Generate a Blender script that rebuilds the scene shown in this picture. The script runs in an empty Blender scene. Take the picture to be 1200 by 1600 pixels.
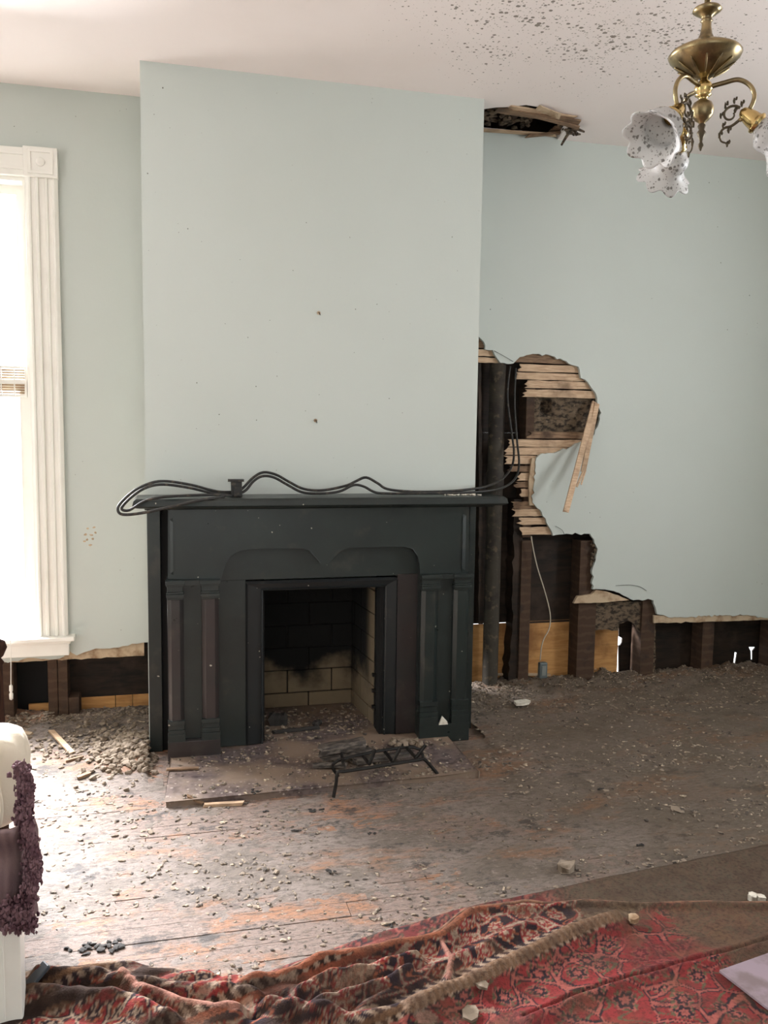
import bpy, math, random
from mathutils import Vector, Matrix, noise
from mathutils.geometry import tessellate_polygon
random.seed(7)
SC = bpy.context.scene
COL = SC.collection
R = random.uniform
V = Vector

# ------------------------------------------------------------------ camera
FPX, PITCH, ROLL, YAW, CZ = 1340.6, .0979, .0133, .2465, 1.524
CAM = V((0, 0, CZ))
_rt = V((math.cos(YAW), -math.sin(YAW), 0)); _fl = V((math.sin(YAW), math.cos(YAW), 0))
FWD = _fl*math.cos(PITCH) - V((0, 0, 1))*math.sin(PITCH)
_up = _fl*math.sin(PITCH) + V((0, 0, 1))*math.cos(PITCH)
RT = _rt*math.cos(ROLL) + _up*math.sin(ROLL)
UP = -_rt*math.sin(ROLL) + _up*math.cos(ROLL)
cd = bpy.data.cameras.new('camera'); cam = bpy.data.objects.new('camera', cd); COL.objects.link(cam)
cd.sensor_fit = 'VERTICAL'; cd.sensor_height = 36; cd.lens = FPX*36/1600; cd.clip_start = .05
cam.matrix_world = Matrix(((RT.x, UP.x, -FWD.x, 0), (RT.y, UP.y, -FWD.y, 0), (RT.z, UP.z, -FWD.z, CZ), (0, 0, 0, 1)))
SC.camera = cam

# ------------------------------------------------------------------ world, lamps, exposure
w = bpy.data.worlds.new('overcast'); SC.world = w; w.use_nodes = True
w.node_tree.nodes['Background'].inputs[0].default_value = (.93, .97, 1, 1)
w.node_tree.nodes['Background'].inputs[1].default_value = 3.0
def area(name, loc, rot, sx, sy, e, col=(1, .98, .95)):
    l = bpy.data.lights.new(name, 'AREA'); l.shape = 'RECTANGLE'; l.size = sx; l.size_y = sy; l.energy = e; l.color = col
    o = bpy.data.objects.new(name, l); COL.objects.link(o); o.location = loc; o.rotation_euler = rot; return o
# daylight entering the windows (back-left one in view, the others in the left wall and behind the photographer)
area('daylight_back_window', (-1.12, 5.75, 2.45), (math.radians(-58), 0, 0), 1.8, 2.0, 3300, (.97, .97, 1))
area('daylight_left_window', (-2.56, 1.5, 1.75), (0, math.radians(-90), 0), 1.9, 1.0, 8, (.95, .97, 1))
area('daylight_right_window', (4.60, 1.9, 2.0), (0, math.radians(90), 0), 1.6, 1.0, 112, (.95, .97, 1))
area('daylight_rear_window', (.4, -2.56, 1.75), (math.radians(90), 0, 0), 1.1, 1.9, 5, (.95, .97, 1))
SC.view_settings.view_transform = 'Standard'; SC.view_settings.look = 'None'
SC.view_settings.exposure = -0.16; SC.view_settings.gamma = 1; SC.view_settings.use_curve_mapping = False
SC.cycles.max_bounces = 8; SC.cycles.diffuse_bounces = 5

# ------------------------------------------------------------------ measuring helpers (photo measurements turned into metres)
HC = 3.1                    # ceiling height
YW, YC = 4.485, 4.052       # back wall face, chimney breast face
XL, XR = -.1027, 1.4889     # chimney breast sides
def ray(px, py): return FWD + RT*((px-600)/FPX) + UP*((800-py)/FPX)
def onY(px, py, Y): r = ray(px, py); return CAM + r*(Y/r.y)
def onZ(px, py, z=0.): r = ray(px, py); return CAM + r*((z-CZ)/r.z)
def X_(px, py, Y): return onY(px, py, Y).x
def Z_(px, py, Y): return onY(px, py, Y).z

# ------------------------------------------------------------------ mesh helpers
class MB:
    def __init__(s): s.v = []; s.f = []; s.c = None
    def add(s, vs, fs):
        n = len(s.v); s.v += [V(p) for p in vs]; s.f += [tuple(i+n for i in f) for f in fs]; return s
    def box(s, x0, x1, y0, y1, z0, z1):
        return s.add([(x0,y0,z0),(x1,y0,z0),(x1,y1,z0),(x0,y1,z0),(x0,y0,z1),(x1,y0,z1),(x1,y1,z1),(x0,y1,z1)],
                     [(0,3,2,1),(4,5,6,7),(0,1,5,4),(1,2,6,5),(2,3,7,6),(3,0,4,7)])
    def obox(s, a, b, wd, th, up=V((0,0,1)), j=0.):
        """board from a to b, wd along side, th along up"""
        a = V(a); b = V(b); d = (b-a).normalized(); sd = d.cross(up).normalized(); u = sd.cross(d)
        vs = []
        for p in (a, b):
            for i, k in ((-1,-1),(1,-1),(1,1),(-1,1)):
                vs.append(p + sd*i*wd/2 + u*k*th/2 + d*R(-j, j))
        return s.add(vs, [(0,1,2,3),(7,6,5,4),(0,4,5,1),(1,5,6,2),(2,6,7,3),(3,7,4,0)])
    def prism(s, loops, f0, f1):
        """loops of 2D points, f0/f1 map (a,b) to front/back 3D points"""
        pts = [p for l in loops for p in l]
        tris = tessellate_polygon([[V((p[0], p[1], 0)) for p in l] for l in loops])
        n = len(s.v); m = len(pts)
        s.v += [V(f0(*p)) for p in pts] + [V(f1(*p)) for p in pts]
        for t in tris:
            s.f.append((n+t[0], n+t[1], n+t[2])); s.f.append((n+m+t[2], n+m+t[1], n+m+t[0]))
        k = 0
        for l in loops:
            L = len(l)
            for i in range(L):
                a = k+i; b = k+(i+1) % L
                s.f.append((n+a, n+b, n+m+b, n+m+a))
            k += L
        return s
    def py(s, loops, y0, y1): return s.prism(loops, lambda a, b: (a, y0, b), lambda a, b: (a, y1, b))
    def pz(s, loops, z0, z1): return s.prism(loops, lambda a, b: (a, b, z0), lambda a, b: (a, b, z1))
    def px(s, loops, x0, x1): return s.prism(loops, lambda a, b: (x0, a, b), lambda a, b: (x1, a, b))
    def lathe(s, prof, o=(0,0,0), ax=V((0,0,1)), n=24, ruf=None, closed=False):
        ax = V(ax).normalized(); t = ax.orthogonal().normalized(); b = ax.cross(t); o = V(o); k0 = len(s.v)
        for j, (r, h) in enumerate(prof):
            for i in range(n):
                a = 2*math.pi*i/n; rr, hh = r, h
                if ruf: rr, hh = ruf(j, i, a, r, h)
                s.v.append(o + ax*hh + (t*math.cos(a) + b*math.sin(a))*rr)
        for j in range(len(prof)-1):
            for i in range(n):
                s.f.append((k0+j*n+i, k0+j*n+(i+1)%n, k0+(j+1)*n+(i+1)%n, k0+(j+1)*n+i))
        if closed:
            s.f.append(tuple(k0+i for i in reversed(range(n)))); s.f.append(tuple(k0+(len(prof)-1)*n+i for i in range(n)))
        return s
    def tube(s, pts, r, n=8, sm=6, rf=None):
        pts = [V(p) for p in pts]
        if sm > 1 and len(pts) > 2:
            q = []
            for i in range(len(pts)-1):
                p0 = pts[max(i-1,0)]; p1 = pts[i]; p2 = pts[i+1]; p3 = pts[min(i+2, len(pts)-1)]
                for k in range(sm):
                    t = k/sm
                    q.append(.5*((2*p1)+(p2-p0)*t+(2*p0-5*p1+4*p2-p3)*t*t+(3*p1-p0-3*p2+p3)*t**3))
            q.append(pts[-1]); pts = q
        k0 = len(s.v); m = len(pts); nrm = None
        for i, p in enumerate(pts):
            d = (pts[min(i+1, m-1)] - pts[max(i-1, 0)]).normalized()
            if nrm is None: nrm = d.orthogonal().normalized()
            nrm = (nrm - d*nrm.dot(d)).normalized(); b = d.cross(nrm)
            rr = rf(i/(m-1))*r if rf else r
            for k in range(n):
                a = 2*math.pi*k/n; s.v.append(p + (nrm*math.cos(a)+b*math.sin(a))*rr)
        for i in range(m-1):
            for k in range(n): s.f.append((k0+i*n+k, k0+i*n+(k+1)%n, k0+(i+1)*n+(k+1)%n, k0+(i+1)*n+k))
        s.f.append(tuple(k0+i for i in reversed(range(n)))); s.f.append(tuple(k0+(m-1)*n+i for i in range(n)))
        return s
    def chunk(s, c, sx, sy, sz, rz=0., seed=None, jag=.35):
        """irregular lump (12 verts)"""
        t = (1+5**.5)/2
        P = [(-1,t,0),(1,t,0),(-1,-t,0),(1,-t,0),(0,-1,t),(0,1,t),(0,-1,-t),(0,1,-t),(t,0,-1),(t,0,1),(-t,0,-1),(-t,0,1)]
        F = [(0,11,5),(0,5,1),(0,1,7),(0,7,10),(0,10,11),(1,5,9),(5,11,4),(11,10,2),(10,7,6),(7,1,8),(3,9,4),(3,4,2),(3,2,6),(3,6,8),(3,8,9),(4,9,5),(2,4,11),(6,2,10),(8,6,7),(9,8,1)]
        ca, sa = math.cos(rz), math.sin(rz); vs = []
        for p in P:
            k = (1+R(-jag, jag))/1.9; x, y, z = p[0]*k*sx, p[1]*k*sy, p[2]*k*sz
            vs.append((c[0]+x*ca-y*sa, c[1]+x*sa+y*ca, c[2]+z))
        return s.add(vs, F)
    def build(s, name, mat, parent=None, org=None, smooth=False, bevel=0, solid=0, kind=None, cols=None):
        me = bpy.data.meshes.new(name)
        if parent is not None: off = V(parent['_o'])
        elif org is not None: off = V(org)
        else: off = V((0,0,0))
        me.from_pydata([v-off for v in s.v], [], s.f)
        if cols is not None:
            at = me.color_attributes.new('Col', 'FLOAT_COLOR', 'POINT')
            at.data.foreach_set('color', [x for c in cols for x in (c[0], c[1], c[2], 1.)])
        me.materials.append(mat)
        if smooth: me.polygons.foreach_set('use_smooth', [True]*len(me.polygons))
        me.update()
        o = bpy.data.objects.new(name, me); COL.objects.link(o)
        if parent is not None: o.parent = parent; o['_o'] = parent['_o']
        else: o.location = off; o['_o'] = tuple(off)
        if kind: o['kind'] = kind
        if solid:
            m = o.modifiers.new('t', 'SOLIDIFY'); m.thickness = solid; m.offset = -1
        if bevel:
            m = o.modifiers.new('b', 'BEVEL'); m.width = bevel; m.segments = 2; m.limit_method = 'ANGLE'; m.angle_limit = math.radians(40)
        return o
def tag(o, label, cat, group=None, kind=None):
    o['label'] = label; o['category'] = cat
    if group: o['group'] = group
    if kind: o['kind'] = kind
    return o
def thing(name, label, cat, loc, group=None):
    o = bpy.data.objects.new(name, None); COL.objects.link(o); o.location = loc; o['_o'] = tuple(loc); o.empty_display_size = .05
    return tag(o, label, cat, group)
def struct(o): o['kind'] = 'structure'; return o
def rag(pts, amp=.004, step=.02, seed=0):
    """ragged version of an open polyline"""
    out = []
    for i in range(len(pts)-1):
        a = V((pts[i][0], pts[i][1], 0)); b = V((pts[i+1][0], pts[i+1][1], 0)); n = max(1, int((b-a).length/step))
        nn = (b-a).normalized(); nn = V((-nn.y, nn.x, 0))
        for k in range(n):
            p = a.lerp(b, k/n) + (nn*random.gauss(0, amp) if k else V((0,0,0))); out.append((p.x, p.y))
    out.append(tuple(pts[-1])); return out
def fb(x, y, z=0., o=4): return noise.fractal(V((x, y, z)), 1., 2., o)

# ------------------------------------------------------------------ materials
def srgb(r, g, b):
    f = lambda c: (c/255/12.92) if c/255 <= .04045 else ((c/255+.055)/1.055)**2.4
    return (f(r), f(g), f(b), 1)
class M:
    def __init__(s, name, col=(.5,.5,.5,1), rough=.6, metal=0, spec=.5):
        s.m = bpy.data.materials.new(name); s.m.use_nodes = True; s.t = s.m.node_tree; s.n = s.t.nodes
        s.b = s.n['Principled BSDF']; s.b.inputs['Base Color'].default_value = col
        s.b.inputs['Roughness'].default_value = rough; s.b.inputs['Metallic'].default_value = metal
        s.b.inputs['Specular IOR Level'].default_value = spec; s.col = s.b.inputs['Base Color'].default_value[:]
        s.src = None
    def new(s, t, **k):
        n = s.n.new(t)
        for a, v in k.items(): setattr(n, a, v)
        return n
    def link(s, a, b): s.t.links.new(a, b)
    def pos(s, sc=(1,1,1), obj=False):
        mp = s.new('ShaderNodeMapping'); mp.inputs['Scale'].default_value = sc
        if obj: s.link(s.new('ShaderNodeTexCoord').outputs['Object'], mp.inputs[0])
        else: s.link(s.new('ShaderNodeNewGeometry').outputs['Position'], mp.inputs[0])
        return mp.outputs[0]
    def noise(s, scale, detail=4, sc=(1,1,1), rough=.55, obj=False, dist=0):
        n = s.new('ShaderNodeTexNoise'); n.inputs['Scale'].default_value = scale; n.inputs['Detail'].default_value = detail
        n.inputs['Roughness'].default_value = rough; n.inputs['Distortion'].default_value = dist
        s.link(s.pos(sc, obj), n.inputs['Vector']); return n.outputs['Fac']
    def ramp(s, fac, lo, hi):
        r = s.new('ShaderNodeMapRange', interpolation_type='SMOOTHSTEP'); r.inputs[1].default_value = lo; r.inputs[2].default_value = hi
        s.link(fac, r.inputs[0]); return r.outputs[0]
    def mth(s, op, a, b=None):
        n = s.new('ShaderNodeMath', operation=op)
        for i, x in enumerate((a, b)):
            if x is None: continue
            if isinstance(x, (int, float)): n.inputs[i].default_value = x
            else: s.link(x, n.inputs[i])
        return n.outputs[0]
    def mix(s, fac, col):
        """overlay colour (or socket) by factor on the current base colour"""
        n = s.new('ShaderNodeMix', data_type='RGBA')
        if isinstance(fac, (int, float)): n.inputs[0].default_value = fac
        else: s.link(fac, n.inputs[0])
        if s.src: s.link(s.src, n.inputs[6])
        else: n.inputs[6].default_value = s.col
        if hasattr(col, 'is_linked'): s.link(col, n.inputs[7])
        else: n.inputs[7].default_value = col
        s.src = n.outputs[2]; s.link(s.src, s.b.inputs['Base Color']); return s
    def bump(s, h, st=.3, d=.01):
        b = s.new('ShaderNodeBump'); b.inputs['Strength'].default_value = st; b.inputs['Distance'].default_value = d
        s.link(h, b.inputs['Height']); s.link(b.outputs[0], s.b.inputs['Normal']); return s
    def rgh(s, f, a, b):
        r = s.new('ShaderNodeMapRange'); r.inputs[3].default_value = a; r.inputs[4].default_value = b
        s.link(f, r.inputs[0]); s.link(r.outputs[0], s.b.inputs['Roughness']); return s
    def spots(s, scale, maxr, mask=None, sc=(1,1,1), obj=False):
        v = s.new('ShaderNodeTexVoronoi'); v.inputs['Scale'].default_value = scale
        dn = s.new('ShaderNodeTexNoise'); dn.inputs['Scale'].default_value = scale*1.5
        p = s.pos(sc, obj); s.link(p, dn.inputs['Vector'])
        mx = s.new('ShaderNodeMix', data_type='VECTOR'); mx.inputs[0].default_value = .35/scale
        s.link(p, mx.inputs[4]); s.link(dn.outputs['Color'], mx.inputs[5]); s.link(mx.outputs[1], v.inputs['Vector'])
        sep = s.new('ShaderNodeSeparateColor'); s.link(v.outputs['Color'], sep.inputs[0])
        thr = s.mth('MULTIPLY', s.mth('POWER', sep.outputs[0], 2.0), maxr)
        if mask is not None: thr = s.mth('MULTIPLY', thr, mask)
        d = s.mth('SUBTRACT', thr, v.outputs['Distance'])
        return s.ramp(d, 0, .05)

def mat_paint():
    m = M('pale_green_wall_paint', srgb(192, 198, 192), .55, spec=.25)
    m.mix(m.mth('MULTIPLY', m.ramp(m.noise(1.3), .4, .7), .25), srgb(184, 190, 182))
    m.mix(m.mth('MULTIPLY', m.spots(30, .11), m.ramp(m.noise(1.1, 2), .48, .62)), srgb(70, 66, 52))
    m.bump(m.noise(60), .08, .004); return m.m
def mat_ceiling():
    m = M('ceiling_paint', srgb(243, 233, 229), .7, spec=.2)
    c = onZ(960, 20, HC)
    g = m.new('ShaderNodeVectorMath', operation='DISTANCE'); m.link(m.pos(), g.inputs[0]); g.inputs[1].default_value = c
    near = m.ramp(g.outputs['Value'], 1.35, .0)
    nb = m.mth('ADD', m.mth('MULTIPLY', m.ramp(m.noise(3.0, 2), .35, .65), .5), .6)
    mask = m.mth('MULTIPLY', near, nb)
    m.mix(m.mth('MULTIPLY', m.spots(46, .62, mask), .8), srgb(92, 80, 62))
    m.mix(m.mth('MULTIPLY', m.spots(95, .62, mask), .6), srgb(120, 106, 84))
    m.mix(m.mth('MULTIPLY', m.spots(24, .3, mask), .8), srgb(84, 72, 55))
    m.mix(m.mth('MULTIPLY', m.ramp(m.noise(2), .4, .8), .15), srgb(215, 200, 188))
    return m.m
def wood(name, a, b, scale=9, stretch=(1,8,8), rough=.7, dirt=None, obj=False, spec=.3):
    m = M(name, a, rough, spec=spec)
    n = m.noise(scale, 6, stretch, .65, obj, .6)
    m.mix(m.ramp(n, .35, .7), b)
    if dirt: m.mix(m.ramp(m.noise(5, 6), .48, .7), dirt)
    m.bump(n, .35, .004); return m.m
P_WALL = mat_paint(); P_CEIL = mat_ceiling()
LATH = wood('lath_wood', srgb(204, 176, 146), srgb(172, 142, 114), 12, (1, 10, 10), dirt=srgb(130, 108, 86))
LATHD = wood('old_lath_wood', srgb(146, 118, 92), srgb(100, 78, 60), 12, (1, 10, 10), dirt=srgb(70, 52, 38))
STUD = M('old_stud_wood', srgb(66, 46, 31), .85)
_b = STUD.new('ShaderNodeTexWave', wave_type='BANDS', bands_direction='Z'); _b.inputs['Scale'].default_value = 6.2; _b.inputs['Distortion'].default_value = 2.5; _b.inputs['Detail Scale'].default_value = 3
STUD.link(STUD.pos(), _b.inputs['Vector']); STUD.mix(STUD.mth('MULTIPLY', STUD.ramp(_b.outputs['Fac'], .6, .95), .25), srgb(96, 76, 60))
STUD.mix(STUD.ramp(STUD.noise(14, 5), .5, .75), srgb(46, 34, 26)); STUD.bump(STUD.noise(30), .5, .006); STUD = STUD.m
SHDARK = wood('sooty_sheathing', srgb(44, 32, 22), srgb(24, 18, 13), 6, (1, 6, 6), dirt=srgb(62, 48, 38))
SHTAN = wood('new_sheathing', srgb(196, 148, 92), srgb(168, 120, 70), 5, (1, 7, 7), dirt=srgb(140, 98, 58))
NEST = M('matted_debris', srgb(104, 88, 70), .95); NEST.mix(NEST.ramp(NEST.noise(26, 6, (1,1,2)), .42, .62), srgb(44, 36, 28)); NEST.mix(NEST.mth('MULTIPLY', NEST.ramp(NEST.noise(60, 3), .58, .7), .4), srgb(136, 120, 98)); NEST.bump(NEST.noise(40), .5, .01); NEST = NEST.m
RAWPL = M('raw_plaster', srgb(190, 168, 140), .9); RAWPL.mix(RAWPL.ramp(RAWPL.noise(14, 5), .42, .68), srgb(140, 112, 84)); RAWPL.bump(RAWPL.noise(50), .6, .006); RAWPL = RAWPL.m
WHITE = M('white_woodwork', srgb(236, 234, 226), .35); WHITE.mix(WHITE.mth('MULTIPLY', WHITE.ramp(WHITE.noise(7, 3), .5, .8), .2), srgb(205, 200, 188)); WHITE = WHITE.m
def mat_mantel(name, c, c2, r0=.22, r1=.42):
    m = M(name, c, .4, spec=.5); n = m.noise(5, 6)
    m.mix(m.ramp(n, .38, .7), c2); m.mix(m.mth('MULTIPLY', m.ramp(m.noise(9, 6), .56, .72), .3), srgb(78, 72, 64))
    m.mix(m.spots(22, .12), srgb(180, 175, 160)); m.rgh(m.noise(14, 3), r0, r1); m.bump(m.noise(20, 3), .08, .004); return m.m
MANT = mat_mantel('dark_green_mantel_paint', srgb(34, 41, 39), srgb(28, 34, 33))
MANTP = mat_mantel('brown_black_mantel_paint', srgb(48, 41, 40), srgb(41, 40, 39))
IRON = mat_mantel('black_surround_paint', srgb(22, 26, 27), srgb(18, 20, 21), .35, .5)
BLACK = M('soot_and_shade_black', srgb(12, 11, 10), .9).m  # soot on the smoke shelf, also painted shade for gap and void
FIRE = M('firebrick', srgb(128, 113, 90), .9); FIRE.mix(FIRE.mth('MULTIPLY', FIRE.ramp(FIRE.noise(12, 5), .4, .7), .5), srgb(112, 96, 76))
_s = FIRE.new('ShaderNodeSeparateXYZ'); FIRE.link(FIRE.pos(), _s.inputs[0])
_z = FIRE.mth('ADD', _s.outputs[2], FIRE.mth('MULTIPLY', FIRE.mth('SUBTRACT', FIRE.noise(5, 4), .5), .45))
_f = FIRE.mth('MULTIPLY', FIRE.mth('SUBTRACT', _s.outputs[1], 4.13), 4.5)   # soot lies towards the back of the firebox
FIRE.mix(FIRE.mth('MULTIPLY', FIRE.ramp(_z, .17, .31), FIRE.ramp(_f, -.1, .45)), srgb(10, 9, 8)); FIRE.bump(FIRE.noise(35), .4, .005); FIRE = FIRE.m
MORTAR = M('dark_mortar', srgb(26, 23, 20), .95).m
def mat_hearth():
    m = M('speckled_slate_hearth', srgb(104, 92, 90), .42)
    m.mix(m.ramp(m.noise(34, 6), .42, .62), srgb(70, 60, 60)); m.mix(m.spots(60, .45), srgb(176, 166, 158))
    g = m.ramp(m.noise(3.2, 6), .38, .6); m.mix(g, srgb(122, 104, 88)); m.rgh(g, .3, .8); m.bump(m.noise(40), .3, .004); return m.m
HEARTH = mat_hearth()
def crust(m):
    """fine dirt common to boards and silt: streaky specks along the boards, dark smudges, pale grit"""
    m.mix(m.mth('MULTIPLY', m.ramp(m.noise(26, 8, (1, 2.4, 1), .82), .48, .58), .8), srgb(88, 77, 68))
    m.mix(m.mth('MULTIPLY', m.ramp(m.noise(34, 6, (1, 2.0, 1), .75, dist=.5), .56, .66), .75), srgb(172, 158, 146))
    sm_ = m.mth('MULTIPLY', m.ramp(m.noise(4.2, 8, (1, 1.5, 1), .78), .55, .63), .85); m.mix(sm_, srgb(56, 51, 48))
    _q = m.new('ShaderNodeSeparateXYZ'); m.link(m.pos(), _q.inputs[0])
    m.mix(m.mth('MULTIPLY', m.ramp(m.mth('ADD', _q.outputs[0], m.mth('MULTIPLY', m.noise(2, 5), 1.2)), 1.2, 2.8), .6), srgb(90, 76, 58))  # browner to the right: mud, with the dimmer light there painted in
    m.rgh(m.noise(5, 6, rough=.7), .32, .85); m.bump(m.noise(55, 8, (1, 1.6, 1), .8), .9, .010)
def mat_board():
    m = M('dirty_pine_floorboards', srgb(168, 120, 88), .45, spec=.4)
    m.mix(m.ramp(m.noise(8, 6, (1, 9, 9)), .4, .7), srgb(150, 108, 80))
    m.mix(m.mth('MULTIPLY', m.ramp(m.noise(2.4, 8, (1, 2.0, 1), .72, dist=.4), .38, .52), .85), srgb(136, 122, 114))
    crust(m); return m.m
BOARD = mat_board()
def mat_silt():
    m = M('dried_silt', srgb(140, 127, 118), .6, spec=.4)
    m.mix(m.ramp(m.noise(3, 7, (1, 1.6, 1), .65), .42, .6), srgb(118, 106, 95))
    m.mix(m.mth('MULTIPLY', m.ramp(m.noise(1.7, 7, (1, 2.4, 1), .68), .52, .64), .75), srgb(158, 110, 76))
    crust(m); return m.m
SILT = mat_silt()
RUBBLE = M('plaster_rubble', srgb(142, 128, 112), .9); RUBBLE.mix(RUBBLE.ramp(RUBBLE.noise(24, 3), .42, .6), srgb(104, 90, 74)); RUBBLE.bump(RUBBLE.noise(90), .5, .004); RUBBLE = RUBBLE.m
CRUMB = M('dirt_crumbs', srgb(134, 120, 104), .9); CRUMB.mix(CRUMB.ramp(CRUMB.noise(40, 3), .5, .56), srgb(74, 66, 59)); CRUMB.mix(CRUMB.ramp(CRUMB.noise(47, 2), .6, .64), srgb(176, 160, 138)); CRUMB = CRUMB.m
PIPE = M('rusty_cast_iron', srgb(60, 54, 45), .75, .1); PIPE.mix(PIPE.ramp(PIPE.noise(11, 6), .45, .65), srgb(40, 34, 29)); PIPE.mix(PIPE.mth('MULTIPLY', PIPE.ramp(PIPE.noise(30, 4), .56, .68), .5), srgb(112, 96, 76)); PIPE.bump(PIPE.noise(40), .5, .004); PIPE = PIPE.m
CABLE = M('dusty_black_cable', srgb(30, 29, 27), .55); CABLE.mix(CABLE.mth('MULTIPLY', CABLE.ramp(CABLE.noise(45, 4), .52, .68), .5), srgb(96, 84, 70)); CABLE = CABLE.m
WIRE = M('off_white_wire', srgb(186, 174, 156), .5).m
BLUEBOX = M('blue_grey_plastic', srgb(92, 100, 100), .5).m
BRASS = M('aged_brass', (.33, .25, .13, 1), .27, 1); BRASS.mix(BRASS.mth('MULTIPLY', BRASS.ramp(BRASS.noise(30, 5), .4, .65), .65), (.10, .08, .055, 1)); BRASS.rgh(BRASS.noise(20), .2, .45); BRASS = BRASS.m
BRASSB = M('bright_brass', (.55, .40, .17, 1), .22, 1); BRASSB.mix(BRASSB.mth('MULTIPLY', BRASSB.ramp(BRASSB.noise(40, 4), .5, .7), .4), (.3, .22, .1, 1)); BRASSB = BRASSB.m
BRONZE = M('dark_bronze', (.09, .07, .045, 1), .45, .8).m
def mat_shade():
    m = M('mouldy_frosted_glass', srgb(226, 224, 222), .3); m.b.inputs['Transmission Weight'].default_value = .45
    m.b.inputs['Roughness'].default_value = .45
    m.mix(m.mth('MULTIPLY', m.spots(100, .6), .8), srgb(84, 76, 66)); m.mix(m.mth('MULTIPLY', m.spots(190, .5), .6), srgb(110, 100, 90)); return m.m
SHADE = mat_shade()
GLASS = M('window_glass')
for _n in [n for n in GLASS.n if n.type == 'BSDF_PRINCIPLED']: GLASS.n.remove(_n)
_g = GLASS.new('ShaderNodeBsdfGlossy'); _g.inputs['Roughness'].default_value = .02; _t = GLASS.new('ShaderNodeBsdfTransparent')
_x = GLASS.new('ShaderNodeMixShader'); _x.inputs[0].default_value = .06; GLASS.link(_t.outputs[0], _x.inputs[1]); GLASS.link(_g.outputs[0], _x.inputs[2]); GLASS.link(_x.outputs[0], GLASS.n['Material Output'].inputs[0]); GLASS = GLASS.m
DKWOOD = wood('dark_polished_wood', srgb(58, 38, 30), srgb(36, 24, 20), 8, (6, 6, 1), .8, spec=.1)
CREAM = M('cream_upholstery', srgb(212, 200, 180), .9); CREAM.bump(CREAM.noise(120), .3, .003); CREAM = CREAM.m
THROW = M('mauve_plaid_throw', srgb(120, 98, 100), .95)
_c = THROW.new('ShaderNodeTexWave', wave_type='BANDS', bands_direction='X'); _c.inputs['Scale'].default_value = 17; THROW.link(THROW.pos((1, 1, .25)), _c.inputs['Vector']); THROW.mix(THROW.mth('MULTIPLY', _c.outputs['Fac'], .45), srgb(74, 56, 62))
_c = THROW.new('ShaderNodeTexWave', wave_type='BANDS', bands_direction='Z'); _c.inputs['Scale'].default_value = 3; THROW.link(THROW.pos(), _c.inputs['Vector']); THROW.mix(THROW.mth('MULTIPLY', _c.outputs['Fac'], .3), srgb(160, 136, 132)); THROW.bump(THROW.noise(90), .6, .004); THROW = THROW.m
FRINGE = M('plum_chenille', srgb(112, 84, 90), .95); FRINGE.mix(FRINGE.ramp(FRINGE.noise(30), .45, .6), srgb(82, 54, 62)); FRINGE = FRINGE.m
def mat_rug():
    m = M('persian_rug_pile', (.5,.5,.5,1), .95, spec=.1); a = m.new('ShaderNodeVertexColor', layer_name='Col'); m.src = a.outputs[0]
    m.mix(m.mth('MULTIPLY', m.ramp(m.noise(14, 7, rough=.7), .42, .66), .55), srgb(70, 56, 48))
    m.mix(m.mth('MULTIPLY', m.ramp(m.noise(90, 4), .45, .7), .5), srgb(52, 40, 34)); m.bump(m.noise(220, 3), .7, .004); return m.m
RUGM = mat_rug()
HEM = M('rug_binding', srgb(128, 92, 70), .9); HEM.mix(HEM.ramp(HEM.noise(40, 3), .4, .6), srgb(88, 62, 48)); HEM = HEM.m
LAV = M('lavender_underlay', srgb(136, 120, 128), .8); LAV.mix(LAV.mth('MULTIPLY', LAV.ramp(LAV.noise(12, 6), .4, .62), .8), srgb(104, 88, 86)); LAV = LAV.m
CHIP = M('white_plaster_chip', srgb(214, 208, 194), .85); CHIP.mix(CHIP.mth('MULTIPLY', CHIP.ramp(CHIP.noise(50, 4), .5, .7), .5), srgb(150, 136, 116)); CHIP = CHIP.m
CHAR = M('charred_wood', srgb(52, 46, 42), .7); CHAR.mix(CHAR.ramp(CHAR.noise(20, 5, (1, 4, 4)), .42, .6), srgb(96, 88, 80)); CHAR.bump(CHAR.noise(40, 4, (1, 5, 5)), .6, .006); CHAR = CHAR.m
COAL = M('black_sooty_lump', srgb(44, 41, 38), .9).m
IRONG = M('grate_iron', srgb(40, 38, 36), .5, .6).m

# ------------------------------------------------------------------ room shell
YB = 4.66                                    # outside face of the back wall
RX0, RX1, RY0 = -2.6, 4.3, -2.6              # room extents
# floor: subfloor with every board a part
flo = MB().box(RX0, RX1, RY0, YB+.02, -.12, -.022).build('floor', BOARD); struct(flo)
bw = .0835; y = RY0; i = 0
while y < YB:
    xs = [RX0]; x = RX0 + R(1.0, 3.2)
    while x < RX1-.6: xs.append(x); x += R(1.6, 3.2)
    xs.append(RX1)
    y1 = min(y+bw, YB+.01)
    for a, b in zip(xs[:-1], xs[1:]):
        dz = R(-.0012, .0012)
        MB().box(a+.001, b-.001, y+.0012, y1-.0012, -.021, dz).build('floorboard', BOARD, flo, bevel=.0012)
    y += bw; i += 1
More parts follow.
